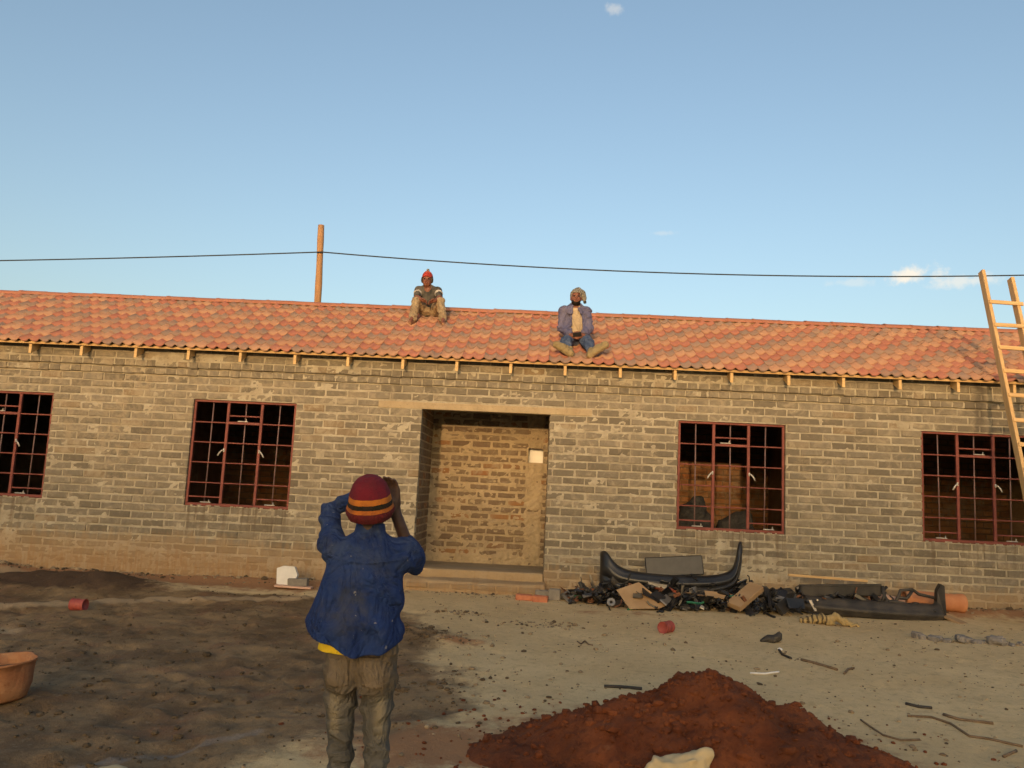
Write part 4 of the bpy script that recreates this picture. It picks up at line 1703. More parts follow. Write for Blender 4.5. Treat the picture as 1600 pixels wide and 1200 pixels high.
    for s in (-1, 1):
        patch('pocket', qm, lambda x, y, z: (np.abs(x - .006 - s * .075) < .042) & (z > .815 + .35 * np.maximum(.03 - np.abs(x - .006 - s * .075), -.02) * -1 * .3) & (z < .915) & (y < -.01), .006, M_POCKET, to)
    patch('belt', qm, lambda x, y, z: (np.abs(z - .945) < .012) & (y < .02) & (x > -.03) & (x < .10), .005, M_DKSHOE, to)
    for s, kx in ((-1, -.066), (1, .094)):
        f = SDF((kx - .09, -.12, -.01), (kx + .09, .24, .17), .007)
        f.cone((kx, -.02, .15), .05, (kx, -.03, .05), .05, .02)
        f.cone((kx, -.035, .042), .045, (kx + s * .02, .15, .035), .038, .03)
        f.cut(lambda X, Y, Z: .004 - Z)
        obj('boot', f.mesh('boot', M_DKSHOE), None, P)
    h = SDF((-.13, -.14, -.03), (.13, .14, .22), .005)
    h.stack([(.0, 0, 0, .096, .106), (.03, 0, 0, .101, .112), (.07, 0, 0, .097, .108), (.11, 0, 0, .090, .10), (.15, 0, 0, .074, .083), (.175, 0, 0, .053, .06), (.19, 0, 0, .025, .028)], .0, 2.05)
    h.disp(lambda X, Y, Z: -.006 * np.exp(-((Z - .03) / .018) ** 2) + .0020 * np.sin(np.arctan2(Y, X) * 52) * (Z < .085) + .004 * fbm(X * 22, Y * 22, Z * 22, octv=2))
    obj('beanie', h.mesh('beanie', M_BEANIE, 1), None, P, (0, -.005, 1.515), (R(17), R(-2), 0))
    return P


man_front()


def roof_pt(x, y, off=0.045):
    return (x, y, roof_z(y) + off)


def roof_hit(px, py, off=.05):
    """where the sight line through a pixel of the photograph meets the tiles"""
    d = CF + (px - 800) / 1269.3 * CR - (py - 600) / 1269.3 * CU
    n_ = np.array([0, -TP, 1.0])
    c = EAVE_Z - EAVE_Y * TP + off
    return CAM + d * (c - CAM @ n_) / (d @ n_)


def seated_head(b, c, k=1.0):
    """face towards -Y"""
    x, y, z = c
    b.ell((x, y, z), (.076 * k, .095 * k, .115 * k), .02)
    b.ell((x, y - .045, z - .055), (.052 * k, .05 * k, .055 * k), .03)
    b.cone((x, y - .088, z + .005), .010, (x, y - .112, z - .026), .015, .012)
    b.ell((x, y - .086, z + .026), (.05, .014, .012), .015)
    for s in (-1, 1):
        b.ell((x + s * .033, y - .102, z + .010), (.017, .016, .011), 0, mode='sub')
        b.ell((x + s * .079, y - .005, z - .012), (.012, .02, .032), .008)
    b.ell((x, y - .093, z - .056), (.026, .012, .010), .006)


def face_bits(P, c):
    x, y, z = c
    for s in (-1, 1):
        m = MB().lathe([(0, .0), (.010, .002), (.0145, .007), (.012, .012), (.0, .014)], 10, Matrix.Rotation(R(90), 3, 'X'))
        obj('eye', m.mesh('eye', True), M_EYE, P, (x + s * .033, y - .082, z + .010))
    m = SDF((-.04, -.03, -.02), (.04, .02, .02), .004)
    m.ell((0, 0, .004), (.025, .010, .007), .002)
    m.ell((0, 0, -.006), (.022, .010, .008), .002)
    obj('mouth', m.mesh('mouth', M_LIP), None, P, (x, y - .098, z - .056))


def lerp3(a, b, t):
    return tuple(np.array(a) * (1 - t) + np.array(b) * t)


# man near the ridge: knees drawn up, forearms on the knees
def man_knees():
    base = roof_hit(671, 494.5)
    P = empty('person', tuple(base))
    tag(P, 'person in red beanie and khaki trousers sitting near the roof ridge with knees drawn up', 'person')
    yb = base[1]
    J = lambda px, py, dy: tuple(at(px, py, yb + dy) - base)
    hip = J(671, 486, .10)
    hc = J(667.6, 438.6, -.05)
    shL, elL, wrL = J(653.5, 453.5, .02), J(651.5, 464, -.16), J(659.5, 468.5, -.27)
    shR, elR, wrR = J(684.5, 454.5, .02), J(687, 464.5, -.16), J(680, 469.5, -.27)
    fL, fR = roof_hit(644, 503.0, .05) - base, roof_hit(691, 504.5, .05) - base
    kn = [J(650.5, 470.5, -.20), J(688, 471, -.20)]
    an = [(fL[0], fL[1] + .06, fL[2] + .11), (fR[0], fR[1] + .06, fR[2] + .11)]
    ch = lerp3(shL, shR, .5)
    b = SDF((-.42, -.75, -.35), (.40, .3, .78), .006)
    b.chain([hip, lerp3(hip, ch, .5), ch], [.11, .105, .10], .04)
    b.cone(lerp3(shL, shR, .12), .055, lerp3(shL, shR, .88), .055, .04)
    b.cone(ch, .05, (hc[0], hc[1] + .02, hc[2] - .05), .048, .03)
    seated_head(b, hc)
    for i, s in enumerate((-1, 1)):
        b.chain([(hip[0] + s * .085, hip[1], hip[2]), kn[i], an[i]], [.07, .05, .036], .02)
        b.cone(an[i], .035, (an[i][0] + s * .02, an[i][1] - .13, an[i][2] - .12), .028, .02)
    b.chain([shL, elL, wrL], [.048, .038, .026], .02)
    b.chain([shR, elR, wrR], [.048, .038, .026], .02)
    hand(b, wrL, (.75, -.35, -.35), (0, .2, -1), (.3, -.9, .3), .95, .6)
    hand(b, wrR, (-.75, -.35, -.35), (0, .2, -1), (-.3, -.9, .3), .95, .6)
    obj('body', b.mesh('body', M_SKIN_R, 1), None, P)
    face_bits(P, hc)
    j = SDF((-.36, -.40, .0), (.34, .3, .60), .007)
    j.chain([hip, lerp3(hip, ch, .5), ch], [.13, .125, .115], .05)
    j.cone(lerp3(shL, shR, .06), .062, lerp3(shL, shR, .94), .062, .05)
    j.chain([shL, lerp3(shL, elL, .9)], [.062, .052], .03)
    j.chain([shR, lerp3(shR, elR, .9)], [.062, .052], .03)
    j.disp(folds(.010, (12, 12, 9)))
    j.cut(lambda X, Y, Z: .058 - np.sqrt((X - ch[0]) ** 2 + (Y - ch[1] + .10) ** 2 + ((Z - ch[2] - .035) / 1.5) ** 2))
    jo = obj('sweater', j.mesh('sweater', M_SWEATER, 1), None, P)
    # white bands round the upper arms
    for sh, el in ((shL, elL), (shR, elR)):
        bd = SDF((-.36, -.40, .0), (.34, .3, .60), .007)
        bd.cone(lerp3(sh, el, .38), .066, lerp3(sh, el, .58), .063, 0)
        dv = np.array(el) - np.array(sh)
        L2 = dv @ dv
        bd.cut(lambda X, Y, Z: np.abs(((X - sh[0]) * dv[0] + (Y - sh[1]) * dv[1] + (Z - sh[2]) * dv[2]) / L2 - .48) * math.sqrt(L2) - .020)
        bd.disp(folds(.008, (12, 12, 9)))
        obj('sleeve_band', bd.mesh('sleeve_band', M_WHITEKNIT), None, jo)
    q = SDF((-.36, -.60, -.32), (.34, .3, .45), .007)
    q.ell((hip[0], hip[1] - .02, hip[2] - .01), (.165, .13, .10), .03)
    for i, s in enumerate((-1, 1)):
        q.chain([(hip[0] + s * .085, hip[1] - .02, hip[2]), kn[i], an[i]], [.09, .066, .060], .025)
        q.cone(an[i], .060, (an[i][0], an[i][1] - .01, an[i][2] - .045), .064, .01)
    q.disp(lambda X, Y, Z: .002 - .011 * (.5 + .5 * np.cos(2 * (30 * Z + 12 * X + 4 * fbm(X * 8, Y * 8, Z * 8, octv=2)))) ** 2)
    q.disp(folds(.009, (13, 13, 8)))
    obj('trousers', q.mesh('trousers', M_KHAKI, 1), None, P)
    for i, s in enumerate((-1, 1)):
        f = SDF((-.1, -.26, -.11), (.1, .1, .10), .007)
        f.cone((0, .02, .05), .042, (0, .02, -.03), .046, .02)
        f.cone((0, .03, -.045), .044, (s * .03, -.16, -.055), .038, .03)
        obj('shoe', f.mesh('shoe', M_SHOE), None, P, (an[i][0], an[i][1] + .01, an[i][2] - .04), (R(20), 0, 0))
    h = SDF((-.12, -.13, -.06), (.12, .13, .22), .006)
    h.stack([(.0, 0, 0, .088, .104), (.03, 0, 0, .09, .106), (.065, 0, 0, .082, .095), (.10, 0, 0, .06, .07), (.12, 0, 0, .036, .042), (.132, 0, 0, .018, .018)], 0, 2.1)
    h.disp(lambda X, Y, Z: .003 * fbm(X * 30, Y * 30, Z * 30, octv=2))
    ho = obj('beanie', h.mesh('beanie', M_REDHAT), None, P, (hc[0], hc[1] + .004, hc[2] + .04), (R(-6), 0, 0))
    pm = SDF((-.05, -.05, -.05), (.05, .05, .05), .005)
    pm.ell((0, 0, 0), (.028, .028, .026), 0)
    pm.disp(lambda X, Y, Z: .008 * fbm(X * 60, Y * 60, Z * 60, octv=2))
    obj('pompom', pm.mesh('pompom', M_GREYKNIT), None, ho, (0, 0, .142))
    for s in (-1, 1):
        e = SDF((-.05, -.07, -.10), (.05, .07, .04), .006)
        e.ell((0, 0, -.03), (.020, .045, .055), 0)
        obj('ear_flap', e.mesh('ear_flap', M_DARKKNIT), None, ho, (s * .082, -.01, .0))


man_knees()


# man lower down: legs out in front, boots splayed
def man_legs():
    base = roof_hit(903, 538)
    P = empty('person', tuple(base))
    tag(P, 'person in open blue jacket and grey knit cap sitting on the roof, boots splayed', 'person')
    yb = base[1]
    J = lambda px, py, dy: tuple(at(px, py, yb + dy) - base)
    hip = J(902, 529, .05)
    hc = J(900.2, 465.5, -.04)
    shL, elL, wrL = J(881, 486.5, .03), J(878, 512, .0), J(892, 524, -.18)
    shR, elR, wrR = J(916.5, 486.5, .03), J(919.5, 512, .0), J(911, 524, -.18)
    hL, hR = roof_hit(888, 554, .05) - base, roof_hit(925, 556, .05) - base
    kn = [J(884, 535, hL[1] * .55), J(918.5, 536, hR[1] * .55)]
    an = [(hL[0], hL[1], hL[2] + .055), (hR[0], hR[1], hR[2] + .055)]
    toe = [J(869, 538.5, hL[1] - .06), J(946, 538.5, hR[1] - .06)]
    ch = lerp3(shL, shR, .5)
    b = SDF((-.50, -.80, -.42), (.55, .28, .90), .0065)
    b.chain([hip, lerp3(hip, ch, .5), ch], [.115, .11, .11], .04)
    b.cone(lerp3(shL, shR, .14), .058, lerp3(shL, shR, .86), .058, .04)
    b.cone(ch, .052, (hc[0], hc[1] + .02, hc[2] - .06), .05, .03)
    seated_head(b, hc, 1.03)
    for i, s in enumerate((-1, 1)):
        b.chain([(hip[0] + s * .09, hip[1], hip[2]), kn[i], an[i]], [.075, .052, .037], .02)
        b.cone(an[i], .034, lerp3(an[i], toe[i], .7), .024, .02)
    b.chain([shL, elL, wrL], [.05, .04, .027], .02)
    b.chain([shR, elR, wrR], [.05, .04, .027], .02)
    hand(b, wrL, (.85, -.4, -.25), (0, .3, 1), (.3, -.3, .9), 1.0, .75)
    hand(b, wrR, (-.85, -.4, -.25), (0, .3, 1), (-.3, -.3, .9), 1.0, .75)
    obj('body', b.mesh('body', M_SKIN_R, 1), None, P)
    face_bits(P, hc)
    d = SDF((-.1, -.12, -.12), (.1, .06, .05), .006)
    d.ell((0, -.032, -.045), (.066, .062, .055), 0)
    d.cut(lambda X, Y, Z: Z + .022 - .6 * np.maximum(np.abs(X) - .035, 0) + np.maximum(-.062 - Y, 0) * 1.6)
    obj('beard', d.mesh('beard', M_HAIR), None, P, (hc[0], hc[1] - .012, hc[2] - .028))
    t = SDF((-.30, -.26, .0), (.28, .28, .70), .007)
    t.chain([lerp3(hip, ch, .08), lerp3(hip, ch, .5), ch], [.130, .126, .115], .05)
    t.cone(lerp3(shL, shR, .25), .06, lerp3(shL, shR, .75), .06, .05)
    t.cut(lambda X, Y, Z: .062 - np.sqrt((X - ch[0]) ** 2 + (Y - ch[1] + .10) ** 2 + ((Z - ch[2] - .10) / 1.2) ** 2))
    t.disp(folds(.008, (12, 12, 8)))
    obj('t_shirt', t.mesh('t_shirt', M_TEE), None, P)
    j = SDF((-.40, -.34, -.06), (.38, .30, .70), .007)
    j.chain([lerp3(hip, ch, -.1), lerp3(hip, ch, .5), ch], [.155, .150, .135], .05)
    j.cone(lerp3(shL, shR, .03), .068, lerp3(shL, shR, .97), .068, .05)
    j.cone((ch[0], ch[1], ch[2] + .01), .075, (ch[0], ch[1] - .01, ch[2] + .075), .066, .03)
    z0, z1 = hip[2], ch[2]
    def opening(X, Y, Z):
        half = np.interp(Z, [z0 - .1, z0 + .1, z0 + .25, z1, z1 + .1], [.115, .100, .082, .060, .055])
        c = np.interp(Z, [z0, z1], [hip[0] + .01, ch[0] + .012])
        return np.minimum(half - np.abs(X - c), ch[1] - .02 - Y)
    j.cut(opening)
    j.cut(lambda X, Y, Z: .062 - np.sqrt((X - ch[0]) ** 2 + (Y - ch[1] + .08) ** 2 + ((Z - ch[2] - .12) / 1.1) ** 2))
    j.chain([shL, elL, lerp3(elL, wrL, .78)], [.070, .064, .048], .03)
    j.chain([shR, elR, lerp3(elR, wrR, .78)], [.070, .064, .048], .03)
    j.cone((ch[0] - .055, ch[1] - .10, ch[2] + .02), .018, (ch[0] - .085, ch[1] - .13, ch[2] - .05), .022, .015)
    j.cone((ch[0] + .055, ch[1] - .10, ch[2] + .02), .018, (ch[0] + .085, ch[1] - .13, ch[2] - .05), .022, .015)
    j.disp(lambda X, Y, Z: .003 - .014 * (.5 + .5 * np.cos(2 * (17 * Z + 14 * np.abs(X - ch[0]) + 4 * fbm(X * 7, Y * 7, Z * 7, octv=2)))) ** 2)
    j.disp(folds(.008, (11, 11, 8)))
    obj('jacket', j.mesh('jacket', M_BLUEGREY, 1), None, P)
    q = SDF((-.42, -.70, -.42), (.46, .26, .28), .007)
    q.ell((hip[0], hip[1], hip[2] - .015), (.175, .14, .10), .03)
    for i, s in enumerate((-1, 1)):
        q.chain([(hip[0] + s * .09, hip[1], hip[2]), kn[i], lerp3(kn[i], an[i], .75)], [.098, .078, .062], .03)
    q.disp(lambda X, Y, Z: .002 - .011 * (.5 + .5 * np.cos(2 * (22 * (X + Z) + 4 * fbm(X * 8, Y * 8, Z * 8, octv=2)))) ** 2)
    q.disp(folds(.008, (13, 13, 9)))
    obj('jeans', q.mesh('jeans', M_DENIM, 1), None, P)
    for i, s in enumerate((-1, 1)):
        a_, t_ = np.array(an[i]), np.array(toe[i])
        f = SDF((-.30, -.20, -.16), (.30, .16, .28), .007)
        u = t_ - a_
        heel = -u * .16 + np.array([0, -.03, -.03])
        f.cone((0, .05, .04), .058, tuple(heel * .4), .058, .02)
        f.chain([tuple(heel), tuple(u * .45 + np.array([0, -.02, .0])), tuple(u)], [.054, .058, .052], .02)
        f.cone(tuple(heel + np.array([0, -.03, -.010])), .048, tuple(u + np.array([0, -.03, -.006])), .050, .008)
        f.disp(folds(.006, (16, 16, 16)))
        obj('boot', f.mesh('boot', M_BOOT), None, P, tuple(a_))
    h = SDF((-.14, -.14, -.10), (.22, .16, .20), .006)
    h.stack([(-.03, 0, .01, .090, .104), (.02, 0, .005, .092, .108), (.06, .005, .01, .086, .098), (.095, .012, .015, .068, .078), (.115, .02, .02, .042, .05), (.122, .02, .02, .02, .02)], .01, 2.1)
    h.chain([(.03, .03, .075), (.085, .03, .045), (.115, .02, -.02), (.128, .012, -.065)], [.062, .05, .036, .022], .03)
    h.cut(lambda X, Y, Z: np.minimum(np.minimum(.064 - np.abs(X + .008), -.045 - Y), .032 - Z))
    h.disp(lambda X, Y, Z: .006 * fbm(X * 24, Y * 24, Z * 24, octv=2))
    ho = obj('knit_cap', h.mesh('knit_cap', M_GREYKNIT), None, P, (hc[0], hc[1], hc[2] + .03))
    pm = SDF((-.05, -.05, -.05), (.05, .05, .05), .005)
    pm.ell((0, 0, 0), (.026, .024, .024), 0)
    pm.disp(lambda X, Y, Z: .008 * fbm(X * 60, Y * 60, Z * 60, octv=2))
    obj('pompom', pm.mesh('pompom', M_DARKKNIT), None, ho, (.135, .008, -.085))
    ph = MB().box((0, 0, 0), (.065, .010, .125), Matrix.Rotation(R(35), 3, 'X') @ Matrix.Rotation(R(80), 3, 'Y'), bev=.003)
    mid = lerp3(wrL, wrR, .5)
    po = ph.build('phone', M_BLACK, None, loc=tuple(base + np.array(mid) + np.array([0, -.075, .0])))
    tag(po, 'small black phone held in the lap of the person in the blue jacket', 'phone')


man_legs()

# ------------------------------------------------------------------ pole, overhead cable, ladder
pp = MB()
pts, rads = [], []
for k in range(22):
    z = -0.2 + 8.28 * k / 21
    pts.append((-5.98 - .045 * (z - 6) * .4 + .018 * math.sin(z * 1.3), 9.0 + .01 * math.sin(z), z))
    rads.append((.105 - .0028 * z) * (1 + .05 * math.sin(z * 5.1) + random.uniform(-.03, .03)))
pp.tube(pts, rads, 14)
pole = pp.build('utility_pole', M_POLE, None, smooth=True)
tag(pole, 'rough wooden utility pole standing behind the roof ridge', 'pole')


def cable(pts, name, label):
    m = MB().tube(pts, .017, 6)
    o = m.build(name, M_CABLE, None, smooth=True)
    tag(o, label, 'cable')


A = Vector((-5.94, 8.9, 7.325))
n = 60
right = []
for k in range(n + 1):
    x = -5.94 + 46 * k / n
    t = (x + 5.94)
    right.append((x, 8.9, 7.325 - .052 * t + .0031 * t * t * (1 if t < 14.5 else 1)))
cable(right, 'overhead_cable', 'thin dark overhead cable running right from the pole across the sky')
left = []
for k in range(41):
    x = -5.94 - 34 * k / 40
    t = -(x + 5.94)
    left.append((x, 8.9, 7.325 - .074 * t + .0011 * t * t))
cable(left, 'overhead_cable', 'thin dark overhead cable running left from the pole to the frame edge')


def build_ladder():
    top = np.array([6.13, -.06, 4.80])
    foot = np.array([6.215, -1.28, gz(6.2, -1.28) - .02])
    L = empty('ladder', tuple(foot))
    tag(L, 'home-made pine ladder leaning against the eaves at the right', 'ladder')
    d = (top - foot)
    ln = np.linalg.norm(d)
    d /= ln
    up = Vector((0, d[2], -d[1]))
    for off, sh in ((0.0, 0.0), (.385, -.10)):
        p0 = Vector((off, 0, 0))
        p1 = Vector(d * (ln + sh)) + Vector((off, 0, 0))
        MB().bar(p0, p1, .046, .112, up=tuple(up), bev=.004).build('rail', M_PINE_Z, L)
    nr = 13
    s0 = ln - .52
    nv = Vector((0, -d[2], d[1])).normalized() * .060
    for k in range(nr):
        s = s0 - .345 * k
        if s < .15:
            break
        c = Vector(d * s) + nv
        tilt = random.uniform(-.008, .012)
        MB().bar(c + Vector((-.012, 0, tilt)), c + Vector((.445, 0, -.012)), .022, .055, up=tuple(d), bev=.003).build('rung', M_PINE_X, L)


build_ladder()

# ------------------------------------------------------------------ red soil heap
def soil_height(x, y):
    """height of the heap above the ground"""
    bx = x + .10 * fbm(x * 2.3, y * 2.3, octv=3)
    by = y + .08 * fbm(x * 2.3 + 9, y * 2.3, octv=3)
    r1 = np.hypot((bx - 1.16) / 1.0, (by + 5.95) / .80)
    h = .475 * np.clip(1 - r1, 0, 1) ** .95
    r2 = np.hypot((bx - .62) / .85, (by + 6.05) / .60)
    h = np.maximum(h, .32 * np.clip(1 - r2, 0, 1) ** 1.0)
    r3 = np.hypot((bx - 1.65) / .85, (by + 6.30) / .60)
    h = np.maximum(h, .28 * np.clip(1 - r3, 0, 1) ** 1.0)
    r4 = np.hypot((bx - .20) / .62, (by + 6.20) / .45)
    h = np.maximum(h, .14 * np.clip(1 - r4, 0, 1) ** 1.0)
    r5 = np.hypot((bx - 1.75) / .22, (by + 5.95) / .22)
    h = h + .07 * np.clip(1 - r5, 0, 1)
    m = sstep(0.0, .05, h)
    h = h + m * (.055 * fbm(x * 5, y * 5, octv=4) + .030 * fbm(x * 16, y * 16, octv=3))
    return h


def build_heap():
    xs = np.arange(-1.1, 2.75, .016)
    ys = np.arange(-7.1, -4.9, .016)
    X, Y = np.meshgrid(xs, ys, indexing='ij')
    H = soil_height(X, Y)
    Z = g_height(X, Y) + H - .012
    nx, ny = X.shape
    i = np.arange(nx * ny).reshape(nx, ny)
    F = np.stack([i[:-1, :-1], i[1:, :-1], i[1:, 1:], i[:-1, 1:]], -1)
    keep = (H[:-1, :-1] + H[1:, 1:]) > .008
    F = F[keep]
    V = np.stack([X, Y, Z], -1).reshape(-1, 3)
    used = np.unique(F)
    remap = np.full(len(V), -1)
    remap[used] = np.arange(len(used))
    V, F = V[used], remap[F]
    n = NT('red_soil')
    p = n.pos()
    col = n.mix(n.rng(n.noise(p, 4, 5, 0.65), 0.3, 0.7), (0.115, 0.031, 0.011), (0.21, 0.064, 0.023))
    col = n.mix(n.rng(n.noise(p, 1.6, 4, 0.6), 0.45, 0.65, 0, 0.6), col, (0.075, 0.025, 0.011))
    col = n.mix(n.rng(n.noise(p, 22, 4, 0.7), 0.5, 0.75, 0, 0.6), col, (0.065, 0.021, 0.009))
    col = n.mix(n.rng(n.noise(p, 9, 4, 0.7), 0.60, 0.76, 0, 0.5), col, (0.26, 0.11, 0.05))
    nb = n.bump(n.noise(p, 45, 5, 0.75), 0.8, 0.02)
    n.done(col, 0.97, nb)
    o = obj('soil_heap', mesh_np('soil_heap', V, F, smooth=True), n.m)
    tag(o, 'heap of freshly dug dark red soil in the foreground', 'soil heap')
    # loose clods on and around the heap
    cl = MB()
    CX = rng.normal(.95, .8, 1600)
    CY = rng.normal(-6.0, .42, 1600)
    CH_ = soil_height(CX, CY)
    for x, y, hh in zip(CX, CY, CH_):
        if hh < .01 and random.random() < .55:
            continue
        s = min(.005 + random.expovariate(1 / .009), .045 if hh > .05 else .016)
        rock(cl, (x, y, gh(x, y) + max(hh - .012, 0) + s * .25), s)
    c = cl.build('clod', n.m, o)
    c['kind'] = 'stuff'
    return n.m


ICO = None


def rock(mb, c, s, flat=.75, mi=0):
    global ICO
    if ICO is None:
        bm = bmesh.new()
        bmesh.ops.create_icosphere(bm, subdivisions=1, radius=1)
        bm.verts.ensure_lookup_table()
        ICO = ([v.co.copy() for v in bm.verts], [tuple(v.index for v in f.verts) for f in bm.faces])
        bm.free()
    M = Matrix.Rotation(random.uniform(0, 6.3), 3, 'Z') @ Matrix.Rotation(random.uniform(0, 6.3), 3, 'X')
    sx, sy = random.uniform(.7, 1.35), random.uniform(.7, 1.2)
    vs = []
    for v in ICO[0]:
        q = M @ (v * random.uniform(.75, 1.2))
        vs.append((c[0] + q.x * s * sx, c[1] + q.y * s * sy, c[2] + q.z * s * flat))
    mb.add(vs, ICO[1], mi)


M_SOIL = build_heap()

# small stones, crumbs and chips strewn over the yard
M_GRIT = simple_mat('yard_grit', (0.16, 0.115, 0.07), (0.34, 0.26, 0.16), 3, 0.95, 0.3, kind='world')
M_GRIT2 = simple_mat('dark_crumb', (0.07, 0.05, 0.03), (0.12, 0.085, 0.05), 3, 0.95, 0.3, kind='world')
gr = MB()
GX, GY, GS = [], [], []
for k in range(5200):
    y = -random.random() ** .8 * 8.0
    x = random.uniform(-7.5, 7.0)
    GX.append(x)
    GY.append(y)
    GS.append(min(.003 + random.expovariate(1 / .0048), .03))
for k in range(700):       # rubble swept against the foot of the wall
    x = random.choice((random.uniform(-8, -2.0), random.uniform(.3, 7)))
    GX.append(x)
    GY.append(-abs(random.gauss(.04, .2)))
    GS.append(min(.006 + random.expovariate(1 / .011), .05))
for cx, cy, sx, sy, cnt in ((-1.55, -3.0, .45, .17, 240), (-.75, -3.3, .22, .10, 60), (-.9, -1.75, .25, .08, 70), (0.05, -2.2, .32, .10, 80), (-4.8, -5.6, .6, .4, 90), (-4.4, -6.3, .6, .3, 80), (-2.9, -4.6, 1.1, .7, 170), (-2.6, -6.2, .7, .5, 90), (-.85, -.35, .6, .10, 120), (-.9, -4.9, .5, .5, 140)):
    for k in range(cnt):
        GX.append(random.gauss(cx, sx))
        GY.append(random.gauss(cy, sy))
        GS.append(min(.005 + random.expovariate(1 / .008), .035))
gzv = g_height(np.array(GX), np.array(GY))
mud_v = mud_mask(np.array(GX), np.array(GY))
for x, y, s, z, mu in zip(GX, GY, GS, gzv, mud_v):
    if y > -.02:
        continue
    rock(gr, (x, y, z + s * .2), s, .7, 1 if (mu > .5 or random.random() < .3) else 0)
go = gr.build('grit', None, None, mats=[M_GRIT, M_GRIT2])
tag(go, 'small stones and crumbs of earth strewn over the yard', 'grit', kind='stuff')


# ------------------------------------------------------------------ scrap car parts by the wall
def bumper_cover(name, label, path, prof, loc, mat, thick=.012):
    """path: list of (point, across, outward, width scale); prof: (t across, depth) pairs"""
    V, F = [], []
    npf = len(prof)
    for p, ac, ou, sc in path:
        p, ac, ou = Vector(p), Vector(ac).normalized(), Vector(ou).normalized()
        for t, dd in prof:
            V.append(p + ac * t * sc + ou * dd)
    for i in range(len(path) - 1):
        for k in range(npf - 1):
            F.append((i * npf + k, i * npf + k + 1, (i + 1) * npf + k + 1, (i + 1) * npf + k))
    m = MB().add(V, F)
    o = m.build(name, mat, None, smooth=True)
    o.location = loc
    md = o.modifiers.new('shell', 'SOLIDIFY')
    md.thickness = thick
    md.offset = 0
    sb = o.modifiers.new('round', 'SUBSURF')
    sb.levels = 1
    sb.render_levels = 1
    tag(o, label, 'bumper')
    return o


# bumper propped on the heap with both ends turned up: upper and lower edge along its length
def build_bumper():
    xs = [-.940, -.935, -.90, -.855, -.82, -.77, -.70, -.60, -.45, -.25, 0.0, .25, .45, .60, .70, .77, .82, .85, .872, .90, .928, .935]
    tp = [.60, .650, .668, .655, .60, .53, .475, .44, .42, .405, .40, .405, .415, .435, .46, .495, .55, .66, .82, .875, .872, .84]
    bt = [.24, .17, .14, .135, .135, .135, .14, .145, .15, .155, .16, .165, .18, .20, .225, .255, .29, .33, .38, .47, .62, .74]
    dp = [.12, .06, .0, -.04, -.06, -.08, -.10, -.12, -.14, -.15, -.155, -.15, -.14, -.125, -.105, -.085, -.065, -.05, -.035, -.01, .03, .07]
    prof = [(0.0, .07), (.02, .01), (.16, -.025), (.30, -.035), (.36, -.012), (.42, -.008), (.47, -.040), (.66, -.045), (.72, -.020), (.88, -.010), (.97, .02), (1.0, .08)]
    V, F = [], []
    for x, a, b, d in zip(xs, tp, bt, dp):
        k = min(1.0, (a - b) / .22)
        for t, o in prof:
            V.append((x, d + o * k, b + (a - b) * t))
    n_ = len(prof)
    for i in range(len(xs) - 1):
        for q in range(n_ - 1):
            F.append((i * n_ + q, (i + 1) * n_ + q, (i + 1) * n_ + q + 1, i * n_ + q + 1))
    o = MB().add(V, F).build('car_bumper', M_BLACK, None, smooth=True, loc=(1.80, -.40, 0.0))
    md = o.modifiers.new('shell', 'SOLIDIFY')
    md.thickness = .014
    md.offset = 0
    sb = o.modifiers.new('round', 'SUBSURF')
    sb.levels = sb.render_levels = 1
    tag(o, 'black plastic car bumper with upturned ends leaning against the wall', 'bumper')
    fl = MB().lathe([(0, -.012), (.05, -.012), (.058, 0), (.05, .004), (0, .004)], 18, Matrix.Rotation(R(90), 3, 'X'))
    fl.build('fog_lamp_recess', M_BLACKDUSTY, o, smooth=True, loc=(-.76, -.118, .30))
    fl = MB().box((0, 0, 0), (.55, .02, .05), None, bev=.008)
    fl.build('lower_grille', M_BLACKDUSTY, o, loc=(.25, -.185, .225))


build_bumper()
N = 34
# dark panel behind it
pm_ = MB().box((0, 0, 0), (.78, .035, .26), None, bev=.012)
po = pm_.build('trim_panel', M_BLACK, None, loc=(1.86, -.24, .50), rot=(R(-12), R(-5), R(2)))
tag(po, 'flat black trim panel standing behind the upturned bumper', 'car panel')

# second bumper lying face down nearer the ground
path = []
for k in range(N + 1):
    u = -1 + 2 * k / N
    au = abs(u)
    x = u * .90
    y = -.16 * (1 - au ** 2.5)
    lift = .0
    nrm = Vector((u ** 5 * 1.2, -1, .0))
    path.append(((x, y + (.16 if au > .97 else 0), lift), (0, .2, 1), nrm, 1 + (.9 * max(0, (u - .9) / .1)) ** 1))
prof = [(-.12, -.04), (-.115, .02), (-.06, .035), (-.05, .06), (-.01, .065), (.0, .04), (.05, .03), (.085, -.0), (.09, -.06)]
b2 = bumper_cover('car_bumper', 'dusty black bumper lying on the ground in front of the clay pipe', path, prof, (4.28, -.72, .15), M_BLACKDUSTY)
b2.rotation_euler = (0, R(1.0), R(-2))
